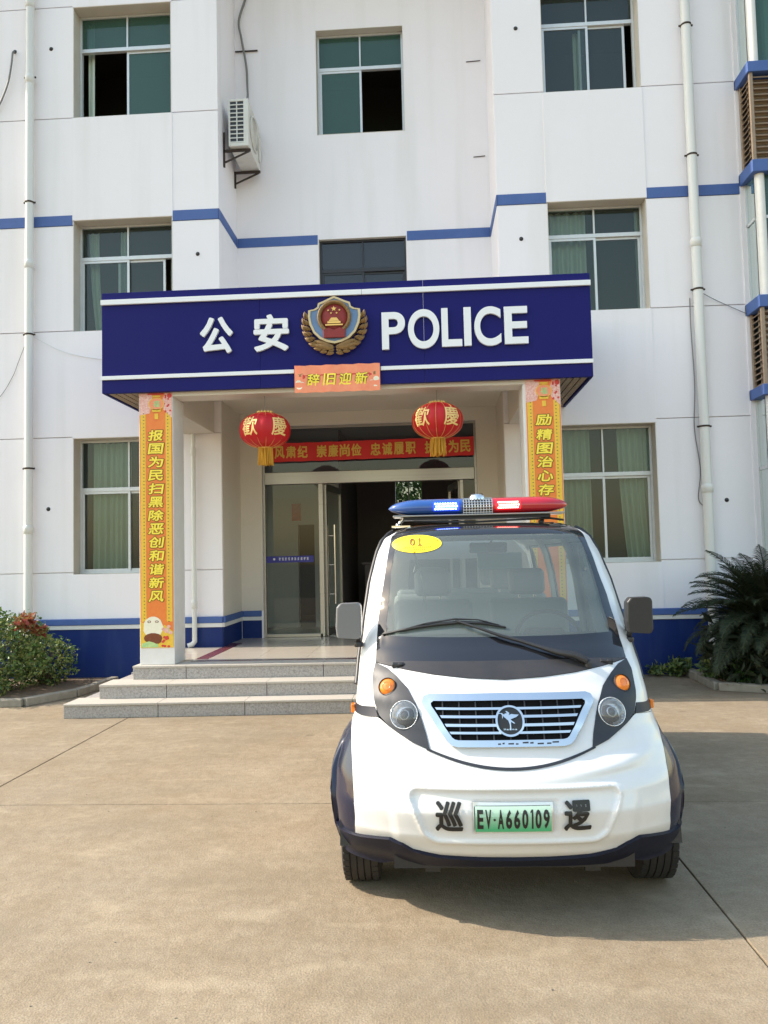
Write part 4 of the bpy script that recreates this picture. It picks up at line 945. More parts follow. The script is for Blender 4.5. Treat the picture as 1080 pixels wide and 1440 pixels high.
for k in range(7):
    az = rr.uniform(PI * .9, 2 * PI); o = protos[2].copy(); COL.objects.link(o); o.parent = CP
    if dry is None: o.data = protos[2].data.copy(); o.data.materials[0] = M['frond_dry']; dry = o
    o.data = dry.data
    o.name = 'dry_frond'; o.location = (0, 0, .42); o.rotation_euler = (0, math.radians(52), az); o.scale = (.55, .55, .55)

# low plants round the palm bed and wall foot
def tuft(x, y, h, r, n, seed, label, m='leaf_light', size=.07):
    rr = random.Random(seed); T = thing('low_plant', label, 'plant', (x, y, 0), 'low plants along the right wall foot')
    b_ = leafcloud(n, (0, 0, h * .6), (r, r, h * .5), size, rr, shell=.3, stretch=1.5); b_.build('foliage', M[m], T, recalc=False)
    b_ = MB()
    for k in range(6):
        t = rr.uniform(0, 2 * PI); b_.tube([(0, 0, 0), (r * .3 * math.cos(t), r * .3 * math.sin(t), h * .5), (r * .7 * math.cos(t), r * .7 * math.sin(t), h * .9)], [.006, .004, .002], 4)
    b_.build('stem', M['stem'], T)
tuft(3.72, 9.66, .42, .20, 420, 21, 'bright green leafy plant under the sago palm at the bed corner')
tuft(4.12, 9.48, .30, .20, 300, 22, 'leafy plant at the front of the palm bed near the picture edge')
tuft(3.52, 9.95, .34, .20, 320, 23, 'dull green plant at the left end of the palm bed', 'leaf')
tuft(2.98, 10.62, .13, .15, 160, 24, 'small weed at the foot of the blue wall beside the patrol car mirror', 'leaf', .05)
tuft(3.25, 10.56, .22, .16, 200, 25, 'small dark plant between the wall foot weed and the palm bed', 'leaf', .06)
b_ = MB(); rr = random.Random(9)
for _ in range(260):
    x, y = rr.uniform(3.4, 4.9), rr.uniform(9.32, 9.9); t = rr.uniform(0, 6.28); s_ = rr.uniform(.012, .035)
    b_.add([(x, y, .082), (x + s_ * math.cos(t), y + s_ * math.sin(t), .095), (x + s_ * math.cos(t + 1.1), y + s_ * math.sin(t + 1.1), .084)], [(0, 1, 2)])
o = b_.build('leaf_litter', M['frond_dry'], recalc=False); props(o, 'dry brown leaf litter on the soil under the sago palm', 'leaf litter', kind='stuff')
b_ = MB(); b_.lathe([(.001, 0), (.085, 0), (.11, .14), (.12, .15), (.10, .15), (.09, .13)], n=18)
o = b_.build('flower_pot', mat('terracotta', (.42, .16, .06), .8)); o.location = (3.86, 9.98, .26); o.rotation_euler = (.5, .3, 0); o.location.z = .10
props(o, 'tilted terracotta pot half hidden under the sago palm fronds', 'pot')

# ------------------------------------------------------------------ patrol car: shell surface y = S(x, z) in the car's own frame (x right, y back)
VA = math.radians(1.0)
VAN = thing('patrol_car', 'small white and navy electric police patrol car with a lit blue and red light bar', 'patrol car', (.350, 3.5, 0), None, VA)
def tab(t, z):
    if z <= t[0][0]: return t[0][1]
    for (a_, b_), (c_, d_) in zip(t, t[1:]):
        if z <= c_:
            k = (z - a_) / (c_ - a_); k = k * k * (3 - 2 * k) * .35 + k * .65
            return b_ + (d_ - b_) * k
    return t[-1][1]
PROF = [(.26, .12), (.34, .045), (.42, .0), (.52, -.02), (.60, .0), (.68, .045), (.76, .09), (.86, .135), (.96, .185), (1.06, .265), (1.16, .37), (1.22, .435), (1.4, .585), (1.6, .745), (1.72, .845), (1.78, .905), (1.815, .975), (1.83, 1.08)]
HW = [(.26, .79), (.38, .815), (.52, .83), (.64, .825), (.72, .80), (.78, .772), (.84, .748), (.9, .73), (1.1, .715), (1.3, .695), (1.5, .668), (1.65, .635), (1.74, .60), (1.79, .555), (1.82, .49), (1.83, .44)]
RR_ = [(.26, .36), (.6, .44), (.9, .36), (1.2, .30), (1.6, .24), (1.83, .20)]
def sm(t): t = max(0, min(1, t)); return t * t * (3 - 2 * t)
def disp(x, z):
    d = 0.0
    # pressed panel round the plate
    ax = abs(x); zt, zb = .618, .400
    if .33 < z < .70 and ax < .56:
        side = .475 - (zt - z) * .42
        q = max((ax - side), (z - zt) * 1.0, (zb - z)); r_ = .05
        if (ax - side) > -r_ and (z > zt - r_ or z < zb + r_):
            dx_ = ax - side + r_; dz_ = (z - zt + r_) if z > (zt + zb) / 2 else (zb - z + r_); q = math.hypot(max(dx_, 0), max(dz_, 0)) - r_
        d += .012 * sm((.004 - q) / .022)                      # step in
        d -= .0085 * math.exp(-((q - .008) / .0075) ** 2)       # raised lip
        px = max(ax - .185, abs(z - .505) - .072); d += .006 * sm((.004 - px) / .012)
    # crease sweeping up to the corners under the seam
    zc = .658 + .20 * x * x
    if z < .80 and ax < .72: d -= .014 * math.exp(-((z - zc) / .030) ** 2) * sm((.72 - ax) / .12)
    # vertical folds at the bumper corners
    if z < .62: d += .010 * sm((ax - .50 - (z - .36) * .12) / .05) * sm((.62 - z) / .1) * sm((.78 - ax) / .15)
    return d
def surf(k, z):
    h = tab(HW, z); s_ = math.sin(max(-1, min(1, k)) * PI / 2); x = h * s_
    return Vector((x, tab(PROF, z) + tab(RR_, z) * (1 - math.sqrt(max(0, 1 - abs(s_) ** 2.6))) + disp(x, z), z))
def tok(x, z): return math.asin(max(-1, min(1, x / tab(HW, z)))) * 2 / PI
def snorm(k, z):
    e_ = .004; a_ = surf(k + e_, z) - surf(k - e_, z); b_ = surf(k, z + e_) - surf(k, z - e_); n_ = a_.cross(b_)
    if n_.length < 1e-9: return Vector((math.copysign(1, k), 0, 0))
    return n_.normalized()
def onv(x, z, off=0.0):
    k = tok(x, z); p = surf(k, z)
    return p + snorm(k, z) * off if off else p
def onf(x, z, off):
    """like onv but without the pressed relief: for stiff plates and print"""
    p = onv(x, z); p.y -= disp(x, z); return p + Vector((0, -off, 0))
def inside(p, loops):
    x, y = p; c = False
    for L in loops:
        n = len(L); j = n - 1
        for i in range(n):
            if (L[i][1] > y) != (L[j][1] > y) and x < (L[j][0] - L[i][0]) * (y - L[i][1]) / (L[j][1] - L[i][1]) + L[i][0]: c = not c
            j = i
    return c
def smooth_loop(P_, it=1):
    for _ in range(it):
        o = []
        for i in range(len(P_)):
            a_, b_ = P_[i], P_[(i + 1) % len(P_)]; o += [(a_[0] * .75 + b_[0] * .25, a_[1] * .75 + b_[1] * .25), (a_[0] * .25 + b_[0] * .75, a_[1] * .25 + b_[1] * .75)]
        P_ = o
    return P_
def tri_region(loops, step, gx, gz):
    vs = []; es = []
    for L in loops:
        pts = []
        for i in range(len(L)):
            a_, b_ = L[i], L[(i + 1) % len(L)]; n = max(1, int(math.hypot(b_[0] - a_[0], b_[1] - a_[1]) / step))
            pts += [(a_[0] + (b_[0] - a_[0]) * k / n, a_[1] + (b_[1] - a_[1]) * k / n) for k in range(n)]
        o = len(vs); vs += pts; es += [(o + i, o + (i + 1) % len(pts)) for i in range(len(pts))]
    x0, x1 = min(v[0] for v in vs), max(v[0] for v in vs); z0, z1 = min(v[1] for v in vs), max(v[1] for v in vs)
    i = 0; nb = len(vs); grid = []
    z = z0 + gz / 2; row = 0
    while z < z1:
        x = x0 + (gx / 2 if row % 2 else gx)
        while x < x1:
            if inside((x, z), loops): grid.append((x, z))
            x += gx
        z += gz; row += 1
    # drop grid points that crowd the outline
    cell = {}
    for v in vs: cell.setdefault((int(v[0] / gx), int(v[1] / gz)), []).append(v)
    keep = []
    for p in grid:
        c = (int(p[0] / gx), int(p[1] / gz)); ok = True
        for a_ in (-1, 0, 1):
            for b_ in (-1, 0, 1):
                for q in cell.get((c[0] + a_, c[1] + b_), ()):
                    if abs(q[0] - p[0]) < gx * .4 and abs(q[1] - p[1]) < gz * .4: ok = False
        if ok: keep.append(p)
    r = delaunay_2d_cdt([Vector(v) for v in vs + keep], es, [], 0, 1e-6)
    V2 = [(v.x, v.y) for v in r[0]]; F2 = []
    for f in r[2]:
        cx = sum(V2[i][0] for i in f) / len(f); cz = sum(V2[i][1] for i in f) / len(f)
        if inside((cx, cz), loops): F2.append(tuple(f))
    return V2, F2
def skirt(b_, V3, F, nrm, depth):
    """turn the rim of an open patch inwards so that it has an edge"""
    ed = {}
    for f in F:
        for i in range(len(f)): ed[(f[i], f[(i + 1) % len(f)])] = 1
    be = [e_ for e_ in ed if (e_[1], e_[0]) not in ed]; ids = {}
    base = len(b_.v); vv = []
    for a_, c_ in be:
        for q in (a_, c_):
            if q not in ids: ids[q] = len(vv); vv.append(V3[q]); ids[('b', q)] = len(vv); vv.append(V3[q] - nrm[q] * depth)
    ff = [(ids[c_], ids[a_], ids[('b', a_)], ids[('b', c_)]) for a_, c_ in be]
    b_.add(vv, ff, False)
def vpatch(name, m, poly, off=0.0, holes=(), gx=.05, gz=.03, step=.03, rim=0.0, par=None, smooth_it=0, lab=None):
    if smooth_it: poly = smooth_loop(poly, smooth_it)
    def dens(L):
        o = []
        for i in range(len(L)):
            a_, b_ = L[i], L[(i + 1) % len(L)]; n = max(1, int(math.hypot(b_[0] - a_[0], b_[1] - a_[1]) / step)); o += [(a_[0] + (b_[0] - a_[0]) * k / n, a_[1] + (b_[1] - a_[1]) * k / n) for k in range(n)]
        return [(tok(x, z), z) for x, z in o]
    loops = [dens(poly)] + [dens(h) for h in holes]
    V2, F2 = tri_region(loops, step, gx, gz)
    N = [snorm(k, z) for k, z in V2]; V3 = [surf(k, z) + n_ * off for (k, z), n_ in zip(V2, N)]
    b_ = MB(); b_.add(V3, F2, True)
    # make the faces look forward
    if F2:
        f = F2[0]; q = (V3[f[1]] - V3[f[0]]).cross(V3[f[2]] - V3[f[0]])
        if q.dot(N[f[0]]) < 0: b_.f = [t[::-1] for t in b_.f]; F2 = [t[::-1] for t in F2]
    if rim: skirt(b_, V3, F2, N, rim)
    o = b_.build(name, M[m], par or VAN, recalc=False)
    if lab: o['label'] = lab
    return o
mir = lambda P_: [(-x, z) for x, z in P_[::-1]]
# outlines in x,z -------------------------------------------------------------
SEAM = [(x, .698 + .53 * x * x) for x in (.365, .32, .27, .22, .17, .12, .08, .04)] + [(0, .698)]
seam_r = [(.730, .905), (.66, .90), (.615, .888), (.595, .880), (.55, .853), (.52, .836), (.445, .797)] + SEAM
def edge(z0, z1, sgn=1, n=14): return [(sgn * tab(HW, z0 + (z1 - z0) * i / n) * .9999, z0 + (z1 - z0) * i / n) for i in range(n + 1)]
WB = [(.722, .372), (.70, .366), (.557, .383), (.50, .365), (.45, .336), (.33, .312), (.15, .304), (0, .302)]       # lower rim of the white bumper
WE = [(.722, .372), (.718, .46), (.722, .56), (.730, .66), (.738, .73), (.745, .80), (.7475, .838)]                    # where white meets the navy fender
half = [(0, .698)] + SEAM[::-1][1:] + [(.445, .797), (.52, .836), (.55, .853), (.595, .882), (.612, .888), (.70, .876), (tab(HW, .87) * .9999, .87), (tab(HW, .85) * .9999, .85)] + WE[::-1] + WB[1:]
bumper = half + [(-x, z) for x, z in half[-2:0:-1]]
vpatch('front_bumper', 'van_white', bumper, gx=.012, gz=.006, step=.010, rim=.02)
COWL = [(.618, 1.120), (.482, 1.099), (.34, 1.080), (.175, 1.065), (0, 1.057)]
POD_IN = [(.56, 1.100), (.515, 1.070), (.46, 1.018), (.424, .957), (.40, .898), (.378, .827), (.365, .770)]
POD_OUT = [(.62, 1.120), (.632, 1.075), (.632, 1.033), (.628, .985), (.618, .943), (.595, .894), (.55, .856), (.52, .838), (.445, .797)]
nose_half = [(0, 1.057)] + COWL[::-1][1:] + POD_IN + SEAM[1:]
nose = nose_half + [(-x, z) for x, z in nose_half[-2:0:-1]]
vpatch('bonnet', 'van_white', nose, off=.002, gx=.03, gz=.012, step=.015, rim=.02)
sw = .009
par_ = [(-.38 + .76 * q / 24, .698 + .53 * (-.38 + .76 * q / 24) ** 2) for q in range(25)]
strip_ = [(x, z - sw * .6) for x, z in par_] + [(x, z + sw * .6) for x, z in par_[::-1]]
vpatch('bonnet_seam', 'charcoal', strip_, off=.005, gx=.03, gz=.01, step=.015, rim=.01)
for s_ in (1, -1):
    P_ = [(.62, 1.120)] + POD_IN + POD_OUT[::-1][:-1]
    P_ = P_ if s_ > 0 else mir(P_)
    pod = vpatch('lamp_pod', 'charcoal', P_, off=.007, gx=.03, gz=.015, step=.012, rim=.02)
    # white body corner outside the pod, up the pillar
    PO = [(.622, 1.122), (.612, 1.31), (.600, 1.42), (.585, 1.5), (.573, 1.59), (.553, 1.71), (.540, 1.765), (.50, 1.80), (.44, 1.822)]
    loop = [(.618, .943), (.628, .985), (.632, 1.033), (.632, 1.075)] + PO + [(.41, 1.8285)] + edge(1.8285, .870)[0:] + [(.70, .878), (.612, .890)]
    vpatch('pillar', 'van_white', loop if s_ > 0 else mir(loop), gx=.04, gz=.025, step=.018, rim=.02)
    P_ = [(.606, .890), (.690, .882), (.728, .886), (.7275, .924), (.690, .924), (.622, .932)]
    vpatch('side_stripe', 'stripe', P_ if s_ > 0 else mir(P_), off=.003, gx=.03, gz=.02, step=.015, rim=.004)
    # navy fender corner on the front
    loop = [(.722, .372)] + WE[1:] + [(tab(HW, .842) * .9999, .842)] + edge(.842, .372)[1:]
    vpatch('fender_corner', 'navy', loop if s_ > 0 else mir(loop), off=.001, gx=.05, gz=.02, step=.015, rim=.01)
    # round lamps
    for (cx, cz, r, m, nm) in ((.558, 1.020, .0405, 'amber', 'indicator_lamp'), (.478, .908, .062, 'lampglass', 'headlamp')):
        cx *= s_; k = tok(cx, cz); c = surf(k, cz); n_ = (snorm(k, cz) + Vector((0, -.5, 0))).normalized(); c = c + n_ * .013
        a_ = n_.cross(Vector((0, 0, 1))).normalized(); b2 = a_.cross(n_).normalized() * -1
        def disc(prof, nseg=28):
            mb = MB(); v = []
            for rr_, h in prof:
                for q in range(nseg): t = 2 * PI * q / nseg; v.append(c + a_ * rr_ * math.cos(t) + b2 * rr_ * math.sin(t) + n_ * h)
            mb.add(v, [(i * nseg + q, i * nseg + (q + 1) % nseg, (i + 1) * nseg + (q + 1) % nseg, (i + 1) * nseg + q) for i in range(len(prof) - 1) for q in range(nseg)], True); return mb
        rim_ = disc([(r * 1.08, -.02), (r * 1.08, .004), (r * 1.04, .007), (r * 1.0, .003), (r, -.01)]).build('lamp_rim', M['lampglass' if nm == 'headlamp' else 'black'], pod)
        if nm == 'headlamp':
            L = disc([(.001, -.012), (r * .30, -.010), (r * .33, .004), (r * .37, .004), (r * .40, -.012), (r * .75, -.006), (r * .80, .001), (r * 1.0, .002)]).build('headlamp', M['lampglass'], VAN)
            if s_ < 0: L['label'] = 'round clear headlamp on the left of the picture'
            disc([(.001, .020), (r * .5, .017), (r * .85, .009), (r * 1.0, .002)]).build('lens', M['lampcover'], L)
            disc([(.001, .006), (r * .18, .005), (r * .28, -.004)]).build('bulb', M['clear'], L)
        else:
            L = disc([(.001, .014), (r * .4, .0125), (r * .8, .007), (r * 1.0, -.001)]).build('indicator_lamp', M['amber'], VAN)
            mb = disc([(r * .45, .0135), (r * .50, .0145), (r * .55, .012)]); mb.build('lens_ring', M['amber'], L)

# grille --------------------------------------------------------------------
go = [(0, .996), (.36, .993), (.384, .985), (.394, .965), (.385, .943), (.285, .803), (.265, .787), (.24, .781), (0, .781)]
go = go + [(-x, z) for x, z in go[-2:0:-1]]
gi = [(0, .969), (.340, .967), (.352, .960), (.350, .948), (.262, .818), (.250, .810), (.235, .807), (0, .807)]
gi = gi + [(-x, z) for x, z in gi[-2:0:-1]]
gr_ = vpatch('grille', 'chrome', go, off=.020, holes=[gi], gx=.03, gz=.012, step=.010, rim=.02)
vpatch('grille_mesh', 'grille_black', gi, off=.004, gx=.04, gz=.02, step=.02, par=gr_)
def gx_at(z): return .258 + (z - .807) * (.352 - .258) / (.960 - .807)
for z in (.937, .903, .870, .838):
    w_ = gx_at(z) - .004; P_ = [(-w_, z + .0052), (-w_ + .007, z - .0052), (w_ - .007, z - .0052), (w_, z + .0052)]
    vpatch('grille_slat', 'chrome', P_, off=.017, gx=.05, gz=.02, step=.015, rim=.012, par=gr_)
for z0, z1 in ((.808, .832), (.844, .864), (.876, .897), (.909, .931), (.943, .967)):
    for k in range(-4, 5):
        x = k * .075
        if abs(x) > gx_at(z0) - .01: continue
        vpatch('grille_rib', 'black', [(x - .003, z0), (x + .003, z0), (x + .003, z1), (x - .003, z1)], off=.012, gx=.02, gz=.02, step=.02, rim=.008, par=gr_)
# scuffed lettering strip remains on the lower frame
mb = MB(); rr = random.Random(4)
x = -.06
while x < .20:
    w_ = rr.uniform(.008, .03); z = .792 + rr.uniform(-.003, .003)
    mb.add([onv(x, z, .0215), onv(x + w_, z, .0215), onv(x + w_, z + rr.uniform(.004, .007), .0215), onv(x, z + .005, .0215)], [(0, 1, 2, 3)]); x += w_ + rr.uniform(.004, .02)
mb.build('frame_scuff', M['charcoal'], gr_)
# round emblem with the leaping horse
vpatch('emblem', 'ink', ell(0, .883, .060, .060, 36), off=.026, gx=.02, gz=.01, step=.01, rim=.02); emb = VAN.children[-1] if 0 else [o for o in bpy.data.objects if o.name.startswith('emblem')][-1]
vpatch('emblem_ring', 'chrome', ell(0, .883, .065, .065, 40), off=.030, holes=[ell(0, .883, .056, .056, 40)], gx=.02, gz=.01, step=.008, rim=.012, par=emb)
horse = [(-0.0492, 0.0287), (-0.0338, 0.0287), (-0.0256, 0.0226), (-0.0185, 0.0273), (-0.0113, 0.0273), (-0.0174, 0.0369), (-0.0113, 0.0369), (0.0000, 0.0287), (-0.0031, 0.0205), (0.0092, 0.0246), (0.0215, 0.0226), (0.0420, 0.0215), (0.0297, 0.0123), (0.0133, 0.0072), (0.0031, 0.0041), (0.0092, -0.0020), (0.0185, -0.0072), (0.0226, -0.0123), (0.0164, -0.0113), (0.0051, -0.0051), (0.0031, -0.0133), (0.0031, -0.0318), (-0.0020, -0.0318), (-0.0020, -0.0154), (-0.0072, -0.0010), (-0.0256, 0.0133), (-0.0297, 0.0174), (-0.0318, 0.0072), (-0.0342, 0.0082), (-0.0338, 0.0195), (-0.0379, 0.0256), (-0.0492, 0.0256)]
mb = MB(); tri = tessellate_polygon([[Vector((x, z, 0)) for x, z in horse]]); mb.add([onv(x, .885 + z, .029) for x, z in horse], [tuple(t) for t in tri]); mb.build('horse_mark', M['chrome'], emb)
mb = MB()
for k, ch in enumerate('Haima'): put_glyph(mb, ch, -.030 + k * .0125, -.0205 + k * .0125, .8475 + (0 if ch != 'i' else 0), .8475 + (.009 if ch in 'Hi' else .0066), 0, off=.02, fn=lambda x, z, q: onv(x, z, .0285))
mb.build('emblem_lettering', M['chrome'], emb)

# plate and lettering on the bumper -------------------------------------------
pf = vpatch('number_plate', 'plate_metal', [(-.187, .439), (.160, .439), (.160, .572), (-.187, .572)], off=.010, holes=[[(-.176, .449), (.149, .449), (.149, .556), (-.176, .556)]], gx=.03, gz=.02, step=.02, rim=.008)
mb = MB(); V2 = [(-.178 + .329 * i / 12, .447 + .111 * j / 8) for j in range(9) for i in range(13)]
mb.add([onf(x, z, .001) for x, z in V2], [(j * 13 + i, j * 13 + i + 1, j * 13 + 14 + i, j * 13 + 13 + i) for j in range(8) for i in range(12)]); mb.build('plate_face', M['plate'], pf, recalc=False)
mb = MB(); x = -.170; cw = {'·': .010}
for ch in 'EV·A660109':
    w_ = .010 if ch == '·' else (.0265 if ch != '1' else .0135)
    z0, z1 = (.497, .508) if ch == '·' else (.461, .545)
    if ch == '1': put_glyph(mb, 'l', x + .0065, x + .0135, z0, z1, 0, off=.05, fn=lambda a_, b2, q: onf(a_, b2, .003)); mb.add([onf(x + .001, .530, .003), onf(x + .0075, .534, .003), onf(x + .0075, .545, .003), onf(x + .001, .536, .003)], [(0, 1, 2, 3)])
    else: put_glyph(mb, ch, x, x + w_, z0, z1, 0, off=.034, fn=lambda a_, b2, q: onf(a_, b2, .003))
    x += w_ + .0085
mb.build('plate_characters', M['ink'], pf)
for ch, x0, x1 in (('巡', -.352, -.230), ('逻', .204, .327)):
    mb = MB(); put_glyph(mb, ch, x0, x1, .446, .577, 0, bold=.034, fn=lambda a_, b2, q: onf(a_, b2, .001 + q)); mb.build('door_character' if 0 else 'painted_character', M['ink'], VAN)

# lower valance ------------------------------------------------------------------
low = [(tab(HW, .372), .372), (.70, .376), (.557, .392), (.50, .374), (.45, .345), (.33, .321), (.15, .313), (0, .311)]
low = low + [(-x, z) for x, z in low[-2::-1]]
low = low + [(-tab(HW, .262), .240), (-.6, .236), (-.50, .262), (0, .268), (.50, .262), (.6, .236), (tab(HW, .262), .240)]
vpatch('lower_valance', 'stripe', [(x * .999, z) for x, z in low], off=.016, gx=.04, gz=.012, step=.02, rim=.05)

# windscreen, its black border, cowl ------------------------------------------------
GL = [(0, 1.240), (.30, 1.241), (.565, 1.245), (.568, 1.30), (.556, 1.42), (.545, 1.56), (.522, 1.70), (.505, 1.748), (.48, 1.757), (0, 1.760)]
GL = GL + [(-x, z) for x, z in GL[-2:0:-1]]
POo = [(.6215, 1.124), (.612, 1.31), (.600, 1.42), (.585, 1.5), (.573, 1.59), (.553, 1.71), (.540, 1.765), (.50, 1.80), (.44, 1.822)]
FR = [(0, 1.135), (.45, 1.134)] + POo + [(.40, 1.829), (0, 1.829)]
FR = FR + [(-x, z) for x, z in FR[-2:0:-1]]
ws = vpatch('windscreen', 'windscreen', GL, off=.003, gx=.04, gz=.03, step=.03)
vpatch('windscreen_border', 'frit', FR, off=.004, holes=[GL], gx=.04, gz=.025, step=.02)
CW = [(.6205, 1.1225)] + [(x, z + .001) for x, z in COWL[1:]] + [(-x, z + .001) for x, z in COWL[-2:0:-1]] + [(-.6205, 1.1225), (-.45, 1.1335), (0, 1.1345), (.45, 1.1335)]
vpatch('wiper_cowl', 'cowl', CW, off=.006, gx=.04, gz=.015, step=.02, rim=.012)
for s_ in (-1, 1):
    mb = MB(); c = onv(s_ * .505, 1.112, .008); mb.obox(c, (.030, .0, 0), (0, .004, .006), (0, -.006, .010)); mb.obox(c + Vector((.012, -.004, .002)), (.010, 0, 0), (0, .004, .005), (0, -.006, .008)); mb.build('cowl_hinge', M['black'], VAN, bevel=.002)
vpatch('sunband', 'frit', [(-.505, 1.752), (.505, 1.752), (.513, 1.728), (-.513, 1.728)], off=.0015, gx=.05, gz=.02, step=.02, par=ws)
# yellow sticker inside the glass
stk = vpatch('number_sticker', 'sticker_y', ell(-.40, 1.716, .138, .050, 36), off=.0065, gx=.05, gz=.02, step=.015)
mb = MB()
put_glyph(mb, '0', -.437, -.409, 1.705, 1.745, 0, off=.012, fn=lambda a_, b2, q: onv(a_, b2, .009))
for qd in ([(-.385, 1.706), (-.3785, 1.706), (-.3785, 1.745), (-.385, 1.745)], [(-.394, 1.7045), (-.3695, 1.7045), (-.3695, 1.7095), (-.394, 1.7095)], [(-.393, 1.736), (-.385, 1.739), (-.385, 1.745), (-.393, 1.740)]):
    mb.add([onv(x, z, .0092) for x, z in qd], [(0, 1, 2, 3)])
rr = random.Random(8)
for z, xa, xb in ((1.692, -.475, -.325), (1.680, -.445, -.355)):
    x = xa
    while x < xb:
        for j in range(2): mb.add([onv(x, z + j * .005, .009), onv(x + .006, z + j * .005, .009), onv(x + .006, z + j * .005 + .002, .009), onv(x, z + j * .005 + .002, .009)], [(0, 1, 2, 3)])
        mb.add([onv(x + .002, z, .009), onv(x + .004, z, .009), onv(x + .004, z + .008, .009), onv(x + .002, z + .008, .009)], [(0, 1, 2, 3)]); x += .0105
for k in range(15):
    t = math.radians(20 + k * 10); cx, cz = -.40 + .124 * math.cos(t), 1.716 + .040 * math.sin(t); mb.add([onv(cx + a_ * .0025, cz + b2 * .0025, .009) for a_, b2 in ((-1, -1), (1, -1), (1, 1), (-1, 1))], [(0, 1, 2, 3)])
mb.build('sticker_print', M['sticker_t'], stk)
# wiper
WP = [(.397, 1.110, .028), (.34, 1.130, .038), (.26, 1.152, .030), (.189, 1.175, .026), (.09, 1.206, .026), (.0, 1.235, .026), (-.10, 1.267, .028), (-.215, 1.304, .026)]
wp = MB(); wp.tube([onv(x, z, o_) for x, z, o_ in WP], [.018, .018, .015, .010, .009, .008, .007, .006], 8); wp = wp.build('wiper_arm', M['black'], VAN)
mb = MB(); mb.tube([onv(-.584, 1.248, .010), onv(-.48, 1.268, .014), onv(-.40, 1.282, .015), onv(-.30, 1.294, .016), onv(-.20, 1.301, .016), onv(-.08, 1.297, .015), onv(.035, 1.279, .010)], [.005, .009, .010, .011, .010, .009, .005], 6); mb.build('wiper_blade', M['black'], wp)
mb = MB(); mb.tube([onv(-.46, 1.272, .020), onv(-.36, 1.292, .028), onv(-.215, 1.309, .030), onv(-.10, 1.305, .028), onv(-.0, 1.286, .018)], [.003, .004, .0055, .004, .003], 6); mb.build('blade_holder', M['black'], wp)
mb = MB(); c = onv(.405, 1.108, .014); mb.lathe([(.001, .02), (.014, .018), (.017, .0), (.017, -.02)], tuple(c), 14); mb.build('wiper_pivot', M['black'], wp)
mb = MB(); mb.tube([onv(.30, 1.15, .012), onv(.36, 1.125, .012), onv(.40, 1.105, .010)], .004, 5); mb.build('washer_hose', M['black'], wp)

